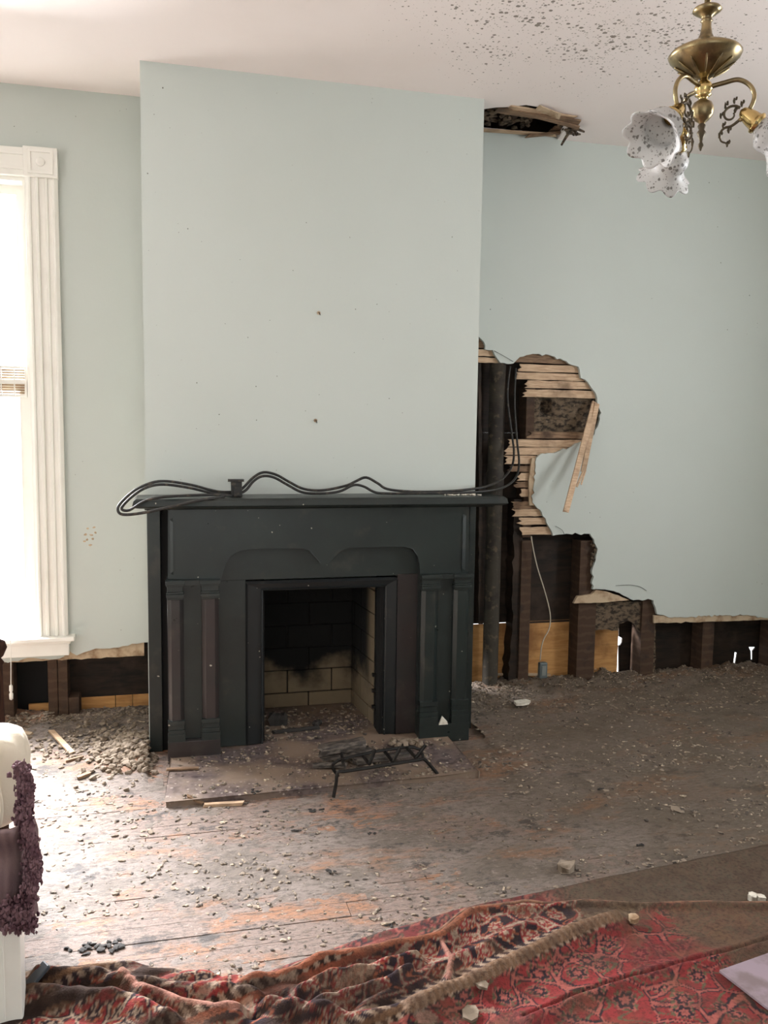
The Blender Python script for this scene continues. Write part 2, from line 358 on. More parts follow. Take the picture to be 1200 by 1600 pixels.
# ceiling with the broken opening beside the chimney breast
hole = [onZ(p[0], p[1], HC) for p in ((752,171),(775,168),(800,167),(822,164),(845,168),(862,172),(880,182),(893,187),(901,192),(898,200),(880,206))]
hole = [(p.x, min(p.y, YW+.015)) for p in hole] + [(X_(872, 214, YW), YW+.015), (X_(800, 212, YW), YW+.015), (XR-.01, YW+.015)]
hole = rag(hole, .006, .05)
ceil = MB().pz([[(RX0, RY0), (RX1, RY0), (RX1, YB), (RX0, YB)], hole[::-1]], HC, HC+.03).build('ceiling', P_CEIL); struct(ceil)
cx0 = XR-.25
MB().box(RX0, RX1, RY0, YB, HC+.22, HC+.25).build('attic_deck', SHDARK, ceil)
MB().box(RX0, RX1, YB-.01, YB+.01, HC, HC+.25).build('attic_deck', SHDARK, ceil)
for k, jx in enumerate((XR-.16, XR+.26, XR+.70, XR+1.14)):
    MB().box(jx, jx+.045, 3.3, YB, HC+.052, HC+.218).build('joist', STUD, ceil)
for k in range(7):      # ceiling laths running along the wall, broken off at the opening
    yy = YW-.33+k*.048
    x1 = XR-.12+R(0, .06); MB().box(cx0, x1, yy, yy+.036, HC+.031, HC+.039).build('lath', LATHD, ceil)
    a = hole[0][0]+.52+R(-.03, .05); MB().box(a, a+.4, yy, yy+.036, HC+.031, HC+.039).build('lath', LATHD, ceil)
# torn laths and plaster hanging from it
cb = onZ(830, 185, HC)
torn = thing('broken_ceiling_laths', 'torn brown ceiling laths hanging at the hole beside the chimney breast', 'lath debris', (cb.x, cb.y, HC-.02))
def tp(px, py, z): return onZ(px, py, z)
MB().obox(tp(778,172,HC-.004), tp(905,191,HC-.02), .055, .008, j=.02).build('lath', LATHD, torn)
MB().obox(tp(845,170,HC-.01), tp(872,181,HC-.024), .05, .006, j=.03).build('plaster_scrap', RAWPL, torn)
MB().obox(tp(800,168,HC-.002), tp(893,184,HC-.008), .045, .008, j=.03).build('lath', LATH, torn)
MB().obox(tp(815,176,HC-.01), tp(903,199,HC-.03), .03, .008, j=.02).build('lath', LATHD, torn)
MB().obox(V((XR+.01, YW-.05, HC-.012)), onY(868, 211, YW-.03), .035, .008, j=.02).build('lath', LATH, torn)
MB().obox(onY(820,213,YW-.03), onY(893,206,YW-.06), .03, .010, j=.03).build('lath', LATHD, torn)
m = MB(); c = onZ(893, 204, HC-.022)
for k in range(26): m.chunk((c.x+random.gauss(0,.028), c.y+R(-.03,.02), c.z+random.gauss(0,.012)), R(.006,.02), R(.006,.018), R(.004,.012), R(0,3))
m.tube([onZ(893,203,HC-.02), onZ(890,206,HC-.03), onY(884,215,4.2), onY(877,227,4.2)], .009, 6, 3, lambda t: 1.3-.7*t)
m.tube([onZ(893,199,HC-.02), onZ(903,202,HC-.025), onZ(913,206,HC-.03)], .008, 6, 3, lambda t: 1.3-.7*t)
m.build('dirt_clump', NEST, torn, kind='stuff')
m = MB()
for k in range(90):
    m.chunk((R(XR+.02, XR+.40), R(YW-.25, YW), HC+.035+R(0,.03)), R(.01,.03), R(.01,.03), R(.005,.016), R(0,3))
m.build('insulation_dirt', NEST, ceil, kind='stuff')

# side and rear walls (openings where the daylight comes in)
def rectloop(a0, a1, b0, b1): return [(a0, b0), (a1, b0), (a1, b1), (a0, b1)]
wl = MB().px([rectloop(RY0, YB, 0, HC), rectloop(1.0, 2.0, .8, 2.7)[::-1]], RX0-.15, RX0).build('wall_left', P_WALL); struct(wl)
wr = MB().px([rectloop(RY0, YB, 0, HC), rectloop(1.4, 2.4, 1.2, 2.8)[::-1]], RX1, RX1+.32).build('wall_right', P_WALL); struct(wr)
wf = MB().py([rectloop(RX0, RX1, 0, HC), rectloop(-.15, .95, .8, 2.7)[::-1]], RY0-.15, RY0).build('wall_front', P_WALL); struct(wf)
for n_, mb in (('window_2', MB().px([rectloop(.9, 2.1, .7, 2.8), rectloop(1.0, 2.0, .8, 2.7)[::-1]], RX0, RX0+.02)),
               ('window_4', MB().px([rectloop(1.3, 2.5, 1.1, 2.9), rectloop(1.4, 2.4, 1.2, 2.8)[::-1]], RX1-.02, RX1)),
               ('window_3', MB().py([rectloop(-.25, 1.05, .7, 2.8), rectloop(-.15, .95, .8, 2.7)[::-1]], RY0, RY0+.02))):
    struct(mb.build(n_, WHITE))

# back wall: painted plaster skin right of the chimney breast, cut as it is broken
TH = .02
def W(*pts, Y=YW): return [(lambda q: (q.x, q.z))(onY(a, b, Y)) for a, b in pts]
edge = W((749,527),(756,534),(758,546),(770,547),(777,560),(782,567),(802,568),(808,562),(818,557),(838,553),(862,556),(880,563),(893,570),(904,573),
  (908,591),(914,593),(923,604),(932,617),(937,640),(936,660),(930,672),(925,684),(905,692),(890,700),(862,708),(843,711),(838,716),
  (836,735),(834,760),(832,785),(840,794),(848,806),(857,822),(864,837),(885,834),(922,834),(929,848),(934,858),(931,875),(925,892),(926,921),
  (950,922),(972,929),(990,938),(1021,938),(1027,960),(1050,965),(1100,962),(1165,961),(1200,966))
edge = rag(edge, .0035, .018)
zr = edge[-1][1]
plR = [(XR-.02, HC+.01)] + [(XR-.02, edge[0][1])] + edge + [(RX1, zr), (RX1, HC+.01)]
# left section with the window opening
WX1 = X_(47, 600, YW); WX0 = WX1-.95; WZ0 = Z_(30, 1003, YW); WZ1 = Z_(30, 276, YW)
ebl = rag(W((-60,1034),(20,1033),(50,1028),(85,1030),(100,1026),(106,1014),(112,1020),(120,1024),(132,1019),(150,1013),(185,1012),(214,1006),(224,1004)), .003, .02)
zl = ebl[0][1]
plL = [(RX0, HC+.01), (RX0, zl)] + ebl + [(XL+.03, ebl[-1][1]), (XL+.03, HC+.01)]
hw = rectloop(WX0, WX1, WZ0-.01, WZ1)
wb = MB().py([plR], YW, YW+TH).py([plL, hw[::-1]], YW, YW+TH).build('wall_back', P_WALL); struct(wb)
# raw plaster lip left on the laths below the paint
lipL = rag(W((-60,1040),(225,1026)), .002, .03)
MB().py([W((-60,1025),(225,1000)) [::-1]+lipL], YW+TH-.004, YW+TH+.004).build('plaster_lip', RAWPL, wb)
lipR = W((1023,962),(1204,962)) ; low = rag(W((1023,974),(1100,972),(1204,969)), .002, .03)
MB().py([lipR[::-1]+low+[(RX1, low[-1][1]), (RX1, lipR[1][1])]], YW+.008, YW+TH+.003).build('plaster_lip', RAWPL, wb)
MB().py([rag(W((897,943),(903,932),(925,929),(932,922),(950,925),(968,931),(984,938),(940,942),(897,943)), .001, .02)[:-1]], YW+.004, YW+TH+.004).build('plaster_lip', RAWPL, wb)
# lath strips, each a part
def lath(px0, px1, py0, py1, mat=LATH, tilt=0, jl=True, dy=0., jr=False):
    Y = YW+TH+.002+dy; a = onY(px0, py0, Y); b = onY(px1, py0, Y); z1 = a.z; z0 = onY(px0, py1, Y).z; slope = tilt
    def side(x, j):
        if not j: return [(x, z0), (x, z1)]
        n = 4; return [(x+R(-.018, .018), z0+(z1-z0)*k/n) for k in range(n+1)]
    l = side(a.x, jl)[::-1]; r = side(b.x, jr)
    mid = [(a.x+(b.x-a.x)*k/6, z0+R(-.0018, .0018)) for k in range(1, 6)]
    top = [(a.x+(b.x-a.x)*k/6, z1+R(-.0018, .0018)) for k in range(5, 0, -1)]
    pts = l + mid + r + top; c = (a.x, z0)
    pts = [(p[0], p[1]+slope*(p[0]-c[0])) for p in pts]
    MB().py([pts], Y, Y+.008).build('lath', mat, wb)
for L in ((744,765,528,543,LATHD),(744,782,545,556,LATH),(744,790,558,566,LATH),(800,900,550,566,LATHD),(812,912,568.5,580,LATH),(808,914,581.5,592.5,LATH),
          (822,930,594,606,LATH),(820,935,608,620,LATH),(827,925,674,685,LATHD),(797,912,686.5,698,LATH),(792,892,699,710.5,LATH),(790,858,712,725,LATH),(797,846,728,737,LATHD),
          (812,844,739,751,LATH),(806,842,753,762,LATHD),(815,842,764,776,LATH),(801,842,784,795,LATHD),(803,852,796,807,LATH),(812,860,809,820,LATH),(812,868,824,836,LATH)):
    lath(*L)
MB().py([W((832,716),(840,716),(838,760),(836,790),(828,790),(827,750))], YW+.006, YW+TH).build('plaster_lip', RAWPL, wb)
# studs
def stud(px0, px1, py0, py1, y0=YW+.032, y1=YB-.03, mat=STUD, xz=None):
    a = X_(px0, (py0+py1)/2, y0); b = X_(px1, (py0+py1)/2, y0)
    MB().box(a, b, y0, y1, 0 if py1 > 1000 else Z_(px0, py1, y0), Z_(px0, py0, y0)).build('stud', mat, wb, bevel=.003)
for s_ in ((820,833,600,840),(812,828,845,1100),(903,931,845,1100),(1002,1023,880,1100),(1098,1116,880,1100),(1206,1226,880,1100),
           (2,21,1000,1150),(75,90,1000,1150),(91,106,1000,1150),(-90,-70,1000,1150)): stud(*s_)
MB().box(X_(107,1100,YW+.04), X_(124,1100,YW+.04), YW+.04, YB-.03, 0, Z_(110,1090,YW+.04)).build('stud', STUD, wb, bevel=.003)
MB().py([rag(W((748,975),(748,560),(752,560),(755,975),Y=YW+.05), .002, .05)], YW+.05, YB-.05).build('stud', SHDARK, wb)
MB().py([rag(W((793,1070),(800,975),(803,780),(815,780),(815,1070),Y=YW+.05), .004, .03)], YW+.045, YB-.03).build('stud', SHDARK, wb)
# sheathing boards (each its own part); daylight shows through the real gaps between them
def board(px0, px1, py0, py1, mat, y=YB-.03, th=.02):
    a = onY(px0, (py0+py1)/2, y); b = onY(px1, (py0+py1)/2, y)
    MB().box(a.x, b.x, y, y+th, max(0, Z_(px0, py1, y)), Z_(px0, py0, y)).build('sheathing_board', mat, wb, bevel=.002)
y_ = YB-.03
def zz(py, px=850): return Z_(px, py, y_)
ztan = zz(971); zdk = ztan+.004
# dark boards above, right of the chimney
k = 0; z = zdk
xa = XR-.1; 
while z < HC:
    MB().box(xa, RX1, y_+R(0,.004), y_+.02, z, min(z+.185, HC)-.0002).build('sheathing_board', SHDARK, wb); z += .185
# slot of light over the tan boards beside the pipe: boards stop short there
def tanb(px0, px1, tops, py1=1075, gap=0):
    a = X_(px0, 1020, y_); b = X_(px1, 1020, y_); zs = [0]+[Z_((px0+px1)/2, t, y_) for t in tops]
    for p, q in zip(zs[:-1], zs[1:]): MB().box(a, b, y_+R(-.003,.001), y_+.018, p+.0006, q-.0006).build('sheathing_board', SHTAN, wb, bevel=.001)
tanb(685, 735, (1032, 975)); tanb(735, 797, (1032, 975)); tanb(797, 905, (1014, 969.5)); tanb(905, 965, (1030, 1008, 980))
MB().box(X_(797,970,y_), RX1, y_, y_+.02, zdk-.012, zdk).build('sheathing_board', SHDARK, wb)
MB().py([rag(W((925,940),(1024,940),(1024,1075),(1001,1075),(1001,990),(994,977),(980,970),(968,975),(966,985),(925,985),Y=YW+.05), .003, .02)], YW+.05, YW+.075).build('backing_board', NEST, wb)
kx = W((966.5,1075),(966.5,1009),(962,1008),(962,994),(968,990),(974,992),(975,1000),(970,1003),(966.5,985),(966.5,970), Y=YB-.012)
kx = [(kx[0][0], 0)] + kx[1:-1] + [(kx[-1][0], zdk), (RX1, zdk), (RX1, 0)]
MB().py([kx[:2]+[(kx[1][0]+.012, kx[1][1]+.003), (kx[1][0]+.022, kx[1][1]+.02), (kx[1][0]+.024, kx[1][1]+.045), (kx[1][0], kx[1][1]+.058)]+kx[-3:],
  W((1141,1053),(1146,1036),(1148,1019),(1152,1020),(1149,1038),(1146,1053), Y=YB-.012), W((1170,1011),(1181,1011),(1176,1017),(1176,1031),(1173.5,1031),(1173,1017), Y=YB-.012)], YB-.012, YB-.002).build('sheathing_board', SHDARK, wb)
# left of the chimney
def zl_(py): return Z_(160, py, y_)
MB().box(X_(106,1060,y_), XL+.1, y_, y_+.02, zl_(1088), zl_(960)).build('sheathing_board', SHDARK, wb)
for a, b in ((106,180),(181.3,207),(208,240)):
    MB().box(X_(a,1110,y_), X_(b,1110,y_), y_, y_+.018, 0, zl_(1089)+.004).build('sheathing_board', SHTAN, wb)
MB().box(X_(46,1110,y_), X_(80,1110,y_), y_-.02, y_-.004, 0, Z_(60,1098,y_)).build('sheathing_board', SHTAN, wb)
MB().box(RX0, XL+.1, y_+.0185, y_+.02, -.02, WZ0-.02).build('sheathing_board', BLACK, wb)  # added black sheet: paints the dark void between studs, stops daylight leaking
MB().box(XL+.02, xa+.01, y_+.006, y_+.02, -.02, HC).build('sheathing_board', SHDARK, wb)
MB().box(XL-.02, XL+.12, y_+.019, y_+.03, -.02, HC).build('sheathing_board', SHDARK, wb)
for a, b, c_, d_ in ((RX0, WX0-.02, WZ0-.02, HC), (WX1+.02, XL+.1, zl_(960)-.01, HC), (WX0-.02, WX1+.02, WZ1+.02, HC)):
    MB().box(a, b, YB-.02, YB, c_, d_).build('sheathing_board', SHDARK, wb)
# sill plate on the floor of the cavity
MB().box(RX0, RX1, YW+.03, YB-.02, -.02, .03).build('sole_plate', STUD, wb)
# matted debris between the laths
m = MB(); n = 40; a = onY(830,622,YW+.05); b = onY(940,676,YW+.05); q = MB()
for j in range(n+1):
    for i in range(n+1):
        x = a.x-.02+(b.x+.02-a.x)*i/n; z = b.z-.02+(a.z+.03-b.z)*j/n
        hx, hz = X_(853,636,YW+.05), Z_(853,636,YW+.05); d = math.hypot((x-hx)/.028, (z-hz)/.036)
        q.v.append(V((x, YW+.05+fb(x*22, z*22, 3)*.02+.07*math.exp(-d**4*.6), z)))
for j in range(n):
    for i in range(n): k = j*(n+1)+i; q.f.append((k, k+1, k+n+2, k+n+1))
q.build('matted_debris', NEST, wb, smooth=True)
# gnawed end of wall at the step
m = MB(); c = onY(928, 862, YW+.02)
for k in range(22): m.chunk((c.x+R(-.02,.012), YW+.012+R(-.004,.015), c.z+R(-.09,.05)), R(.006,.015), R(.005,.012), R(.008,.02), R(0,3))
m.build('broken_plaster_edge', NEST, wb, kind='stuff')

# ------------------------------------------------------------------ chimney breast with firebox
FX0, FX1 = X_(413, 1050, 4.0), X_(590, 1050, 4.0); FZ1 = Z_(500, 922, 4.0)
wc = MB().py([[(XL, 0), (FX0-.02, 0), (FX0-.02, FZ1+.02), (FX1+.02, FZ1+.02), (FX1+.02, 0), (XR, 0), (XR, HC+.02), (XL, HC+.02)]], YC, YC+.03)
wc.box(XL, XL+.03, YC+.03, YW+.05, 0, HC+.02).box(XR-.03, XR, YC+.03, YW+.05, 0, HC+.02)
wc = wc.build('wall_chimney', P_WALL); struct(wc)
# firebox: hearth floor, back, splayed sides in blocks
fy = 4.45; bx0 = FX0+.03; bx1 = X_(549, 1080, fy); fbz = .03
MB().pz([[(FX0-.03, 4.02), (FX1+.03, 4.02), (bx1+.02, fy+.02), (bx0-.04, fy+.02)]], .0, fbz).build('firebox_floor', HEARTH, wc)
MB().box(bx0-.14, bx1+.06, fy+.012, fy+.05, 0, 1.2).build('mortar', MORTAR, wc)
zt = [Z_(480, p, fy) for p in (1116, 1081, 1046, 1011, 976, 941, 906, 871, 836, 801)]; zt[0] = fbz
blk = X_(518,1060,fy)-X_(449,1060,fy)
for r_ in range(len(zt)-1):
    x = (X_(482,1100,fy) if r_ % 2 == 0 else X_(449,1060,fy)) - 3*blk
    while x < bx1:
        a = max(x+.003, bx0-.13); b = min(x+blk-.003, bx1)
        if b-a > .01: MB().box(a, b, fy+R(-.002,.002), fy+.02, zt[r_]+.003, zt[r_+1]-.003).build('firebrick', FIRE, wc, bevel=.003)
        x += blk
def side(xf, yf, xb, yb, sg):
    d = V((xb-xf, yb-yf, 0)); L = d.length; d.normalize(); nn = V((d.y, -d.x, 0))*sg
    MB().prism([rectloop(0, L, 0, 1.2)], lambda a, b: (xf+d.x*a+nn.x*.012, yf+d.y*a+nn.y*.012, b), lambda a, b: (xf+d.x*a+nn.x*.04, yf+d.y*a+nn.y*.04, b)).build('mortar', MORTAR, wc)
    for r_ in range(len(zt)-1):
        s0 = 0 if r_ % 2 else -.12
        while s0 < L:
            a0 = max(0, s0+.003); a1 = min(L, s0+.23)
            if a1-a0 > .01: MB().prism([rectloop(a0, a1, zt[r_]+.003, zt[r_+1]-.003)], lambda a, b: (xf+d.x*a, yf+d.y*a, b), lambda a, b: (xf+d.x*a+nn.x*.02, yf+d.y*a+nn.y*.02, b)).build('firebrick', FIRE, wc)
            s0 += .235
side(FX1+.004, 4.06, bx1, fy, 1); side(FX0-.004, 4.06, bx0-.12, fy, -1)
MB().box(bx0-.2, FX1+.1, 4.06, fy+.05, 1.0, 1.05).build('smoke_shelf', BLACK, wc)
for pz in (1058, 1083, 1108):      # little dark damper notches at the edge of the opening
    q = onY(585, pz, 4.0); MB().box(FX1-.018, FX1+.006, 4.03, 4.05, q.z-.007, q.z+.007).build('iron_bracket', IRONG, wc)
# nail marks on the breast
for px, py, lb in ((498, 489, 'small bent nail with torn plaster high on the chimney breast'), (493, 657, 'small rusty nail stub low on the chimney breast above the mantel')):
    q = onY(px, py, YC); nb = MB().tube([(q.x, YC+.01, q.z), (q.x, YC-.012, q.z), (q.x+.004, YC-.018, q.z-.012)], .0022, 6, 3)
    t = nb.build('nail', IRONG, org=(q.x, YC, q.z)); tag(t, lb, 'nail')
    MB().lathe([(.0015, .0), (.008, .0), (.009, .0012)], (q.x, YC-.0008, q.z), (0, -1, 0), 7).build('plaster_crater', RAWPL, t)

# ------------------------------------------------------------------ window in view
win = bpy.data.objects.new('window_1', None); COL.objects.link(win); win.location = (WX0+.475, YW, WZ0); win['_o'] = tuple(win.location); struct(win)
CY = YW-.03
def casing(x0, x1, z0, z1):
    """fluted vertical casing: profile in plan extruded upwards"""
    w_ = x1-x0; pr = [(0,.0),(0,.022),(.10,.030),(.16,.030),(.18,.022),(.30,.022),(.32,.030),(.40,.030),(.42,.018),(.58,.018),(.60,.030),(.68,.030),(.70,.022),(.82,.022),(.84,.030),(.90,.030),(1,.022),(1,0)]
    pts = [(x0+u*w_, YW-d) for u, d in pr]; return MB().pz([pts], z0, z1)
cx0_, cx1_ = X_(47,600,CY), X_(97,600,CY); zs0 = Z_(80, 994, CY); zb1 = Z_(70, 231, CY); zb0 = Z_(70, 278, CY)
casing(cx0_, cx1_, zs0, zb0).build('casing', WHITE, win, bevel=.001)
casing(WX0-(cx1_-cx0_), WX0, zs0, zb0).build('casing', WHITE, win, bevel=.001)
for a, b in ((cx0_-.004, cx1_+.004), (WX0-(cx1_-cx0_)-.004, WX0+.004)):
    cb_ = MB().box(a, b, YW-.042, YW, zb0, zb1).build('corner_block', WHITE, win, bevel=.003)
    c = V(((a+b)/2, YW-.042, (zb0+zb1)/2)); s = (b-a)
    MB().py([rectloop(c.x-s*.36, c.x+s*.36, c.z-s*.36, c.z+s*.36), rectloop(c.x-s*.28, c.x+s*.28, c.z-s*.28, c.z+s*.28)[::-1]], YW-.048, YW-.042).lathe([(.021, 0), (.02, .006), (.012, .01), (.001, .012)], c, (0,-1,0), 20).build('rosette', WHITE, cb_, bevel=.001)
MB().box(WX0+.004, cx0_-.004, YW-.03, YW, zb0+.004, zb1-.006).box(WX0+.004, cx0_-.004, YW-.036, YW, zb0+.03, zb0+.04).box(WX0+.004, cx0_-.004, YW-.036, YW, zb1-.04, zb1-.03).build('head_casing', WHITE, win, bevel=.001)
zap = Z_(60, 1026, CY)
MB().box(WX0-.23, cx1_+.035, YW-.075, YW+.03, zs0-.022, zs0).build('sill', WHITE, win, bevel=.006)
MB().box(WX0-.2, cx1_+.005, YW-.035, YW, zap, zs0-.022).box(WX0-.2, cx1_+.012, YW-.046, YW, zs0-.04, zs0-.022).build('apron', WHITE, win, bevel=.004)
MB().py([rectloop(WX0-.01, WX1+.01, WZ0-.02, WZ1+.01), rectloop(WX0+.02, WX1-.012, WZ0, WZ1-.02)[::-1]], YW, YB).build('jamb', WHITE, win)
zm = Z_(20, 600, YW)
for nm, z0, z1, yy in (('lower_sash', WZ0, zm+.02, YW+.05), ('upper_sash', zm-.02, WZ1-.02, YW+.09)):
    s_ = MB().py([rectloop(WX0+.02, WX1-.012, z0, z1), rectloop(WX0+.07, WX1-.055, z0+.06, z1-.045)[::-1]], yy, yy+.035).build(nm, WHITE, win, bevel=.002)
    MB().box(WX0+.065, WX1-.05, yy+.015, yy+.019, z0+.055, z1-.04).build('pane', GLASS, s_)
# slatted vent unit seen at the meeting rail
g0, g1 = Z_(20, 620, YW), Z_(20, 572, YW); gx1 = X_(45, 600, YW)-.012; gx0 = gx1-.36
gm = MB().py([rectloop(gx0, gx1, g0, g1), rectloop(gx0+.01, gx1-.01, g0+.012, (g0+g1)/2-.01)[::-1], rectloop(gx0+.01, gx1-.01, (g0+g1)/2+.01, g1-.01)[::-1]], YW+.02, YW+.05)
gm = gm.build('vent_frame', WHITE, win, bevel=.002)
h_ = (g1-g0)
for k in range(4):
    for base in (g0+.014, (g0+g1)/2+.012):
        z = base+k*(h_/2-.024)/4+.003; MB().box(gx0+.01, gx1-.01, YW+.028, YW+.036, z, z+.0075).build('slat', RAWPL, gm)
for x in (gx0+.12, gx0+.24, gx0+.30): MB().box(x, x+.006, YW+.024, YW+.04, g0+.01, g1-.01).build('mullion', WHITE, gm)
# blind pull cord hanging below the sill
q0 = onY(17, 1030, YW-.10); q1 = onY(17, 1070, YW-.10)
cp = thing('blind_cord', 'thin white blind pull cord hanging below the window sill', 'cord', (q1.x, q1.y, q1.z))
MB().tube([(q0.x, q0.y, zs0+.02), q0, q1], .0022, 6, 3).build('cord', WHITE, cp)
MB().lathe([(.001,.0),(.009,.006),(.010,.03),(.005,.040),(.009,.048),(.008,.072),(.002,.078)], (q1.x, q1.y, Z_(17,1094,YW-.1)), (0,0,1), 14).build('pull_knob', WHITE, cp, smooth=True)
# smudges on the left wall
m = MB()
for px, py in ((138,826),(147,824),(134,835),(143,836),(150,832),(132,846),(141,852),(137,843),(146,842)):
    q = onY(px, py, YW); m.chunk((q.x, YW-.0002, q.z), .010, .0012, .006, R(0,1))
sm = m.build('wall_smudge', RAWPL, wb)

# ------------------------------------------------------------------ mantelpiece
YF, YH, YR, YI = 3.874, 3.895, 3.945, 3.965
mo = thing('mantelpiece', 'dark green black painted wooden mantelpiece around the fireplace opening', 'mantelpiece', ((XL+XR)/2, 3.95, 0))
def XZ(px, py, Y): q = onY(px, py, Y); return q.x, q.z
zsb = 1.159; zst = zsb+.046
sx0, sx1 = X_(206, 785, 3.79), X_(796, 780, 3.79)
prof = [(YC-.002, zsb-.006), (3.860, zsb-.006), (3.850, zsb+.000), (3.830, zsb+.002), (3.806, zsb+.007), (3.797, zsb+.015), (3.802, zst-.010), (3.812, zst), (YC-.002, zst)]
n_ = 8
MB().px([prof], sx0+.05, sx1-.05).build('shelf_core', MANT, mo)
def shelf_end(xe, sg):
    m = MB(); pr = prof[2:8]; pts = [(3.80+(p[0]-3.797), p[1]) for p in pr]
    # end return with the same moulded edge
    loops = []
    for (yy, z) in pts:
        ins = yy-3.80; loops.append([(xe-sg*ins, yy), (xe-sg*ins, YC-.002), (xe-sg*.051, YC-.002), (xe-sg*.051, yy)])
    for l, (yy, z) in zip(loops, pts): m.v += [V((a, b, z)) for a, b in l]
    for j in range(len(pts)-1):
        for i in range(4): k = j*4; m.f.append((k+i, k+(i+1)%4, k+4+(i+1)%4, k+4+i))
    m.f.append((3,2,1,0)); k = (len(pts)-1)*4; m.f.append((k,k+1,k+2,k+3)); m.build('shelf_end', MANT, mo)
shelf_end(sx0, -1); shelf_end(sx1, 1)
# backing boards on the breast
YBk = 4.02
MB().box(XL+.004, X_(252.5,1000,YBk), YBk, YC, 0, zsb).build('side_board', MANT, mo, bevel=.002)
MB().box(X_(730,1000,YBk), XR-.004, YBk, YC, 0, zsb).build('side_board', MANT, mo, bevel=.002)
MB().box(X_(252.5,1000,YBk)+.0005, X_(270,1000,YBk), YBk+.018, YC, 0, zsb).build('gap_shade_strip', BLACK, mo)  # black strip painted in for the shade between side board and pilaster
# recessed frieze and inner legs
rx0, rx1 = X_(340,1050,YR), X_(384,1050,YR); rx2, rx3 = X_(619,1050,YR), X_(658,1050,YR); rz = Z_(450, 904, YR)
MB().box(rx0-.02, rx3+.02, YR, YR+.03, rz, zsb-.02).build('recessed_frieze', MANT, mo, bevel=.001)
MB().box(rx0-.02, rx1, YR-.001, YR+.04, 0.03, rz).build('inner_leg', MANT, mo, bevel=.001)
MB().box(rx2, rx3+.02, YR-.006, YR+.04, 0.03, rz+.006).build('inner_leg', MANTP, mo, bevel=.001)
# front frieze with the double ogee arch
pxs = [(262,905),(345,905),(349,893),(353,880),(361,869),(374,861),(392,858),(472,857),(484,861),(494,872),(503,881),(512,881),(521,872),(531,862),(545,856),(632,854),(645,858),(653,868),(656,880),(657,897),(733,897),(733,790),(262,793)]
fz = [XZ(a, b, YH) for a, b in pxs]; fz[-1] = (fz[-1][0], zsb-.004); fz[-2] = (fz[-2][0], zsb-.004)
fr = MB().py([fz], YH, YR).build('frieze_board', MANT, mo, bevel=.004)
for (a, b) in (((262,809),(271,899)), ((723,803),(730,893))):
    x0, z1 = XZ(*a, YH); x1, z0 = XZ(*b, YH)
    s_ = -1 if a[0] < 500 else 1; xi, xo = (x1, x0) if s_ < 0 else (x0, x1)
    # stopped bevelled strip planted on the outer edge
    vs = [(xo, YH+.004, z0), (xo, YH+.004, z1), (xi, YH-.006, z1-.02), (xi, YH-.006, z0+.02), (xi, YH, z1), (xi, YH, z0)]
    MB().add(vs, [(0,1,2,3), (2,1,4), (3,5,0), (2,4,5,3)]).build('bevel_strip', MANT, mo)
# pilasters
def pilaster(pl, cols, slot, ys, xm):
    """pl: (x0,x1) px; cols: two (x0,x1); ys: cap top, cap bottom, base top, plinth top, foot"""
    ct, cb_, bt, pt, ft = ys; ex = lambda px, py=1050, Y=YF: X_(px, py, Y)
    x0, x1 = ex(pl[0]), ex(pl[1]); zz_ = lambda py, Y=YF: Z_(xm, py, Y)
    p = MB().box(x0, x1, YH+.001, YR+.03, .0, zz_(ct)).build('pilaster_board', MANT, mo)
    MB().box(x0-.003, x1+.003, YF-.012, YH, 0.0, zz_(pt)).build('plinth', MANTP if pl[0] < 500 else MANT, mo, bevel=.003)
    for (a, b) in cols:
        a_, b_ = ex(a), ex(b); w_ = b_-a_
        pr = [(a_, YH), (a_, YF+.012), (a_+w_*.22, YF-.004), (a_+w_*.78, YF-.004), (b_, YF+.012), (b_, YH)]
        sh = MB().pz([pr], zz_(bt), zz_(cb_)).build('shaft', MANTP if pl[0] < 500 else MANT, mo, bevel=.0015)
        zc0, zc1 = zz_(cb_), zz_(ct); H_ = zc1-zc0
        c = MB()
        for u0, u1, o in ((0, .12, .004), (.12, .30, .012), (.30, .40, .006), (.40, .70, .0), (.70, .80, .012), (.80, 1., .02)):
            c.box(a_-o*.4, b_+o*.4, YF-.006-o, YH, zc0+H_*u0, zc0+H_*u1)
        c.build('capital', MANT, mo, bevel=.0015)
        zb0, zb1 = zz_(pt), zz_(bt); H_ = zb1-zb0; c = MB()
        for u0, u1, o in ((0, .35, .012), (.35, .55, .008), (.55, .8, .003), (.8, 1., .010)):
            c.box(a_-o*.4, b_+o*.4, YF-.004-o, YH, zb0+H_*u0, zb0+H_*u1)
        c.build('base_moulding', MANT, mo, bevel=.0015)
    s0, s1 = ex(slot[0]), ex(slot[1])
    MB().box(s0, s1, YF-.016, YH, zz_(ct)-.022, zz_(ct)).build('slot_cap', MANT, mo, bevel=.002)
pilaster((262,343), ((263,287),(316,342)), (288,315), (906,936,1124,1156,1190), 303)
pilaster((656,733), ((657,683),(707,731)), (684,706), (897,922,1094,1130,1158), 694)
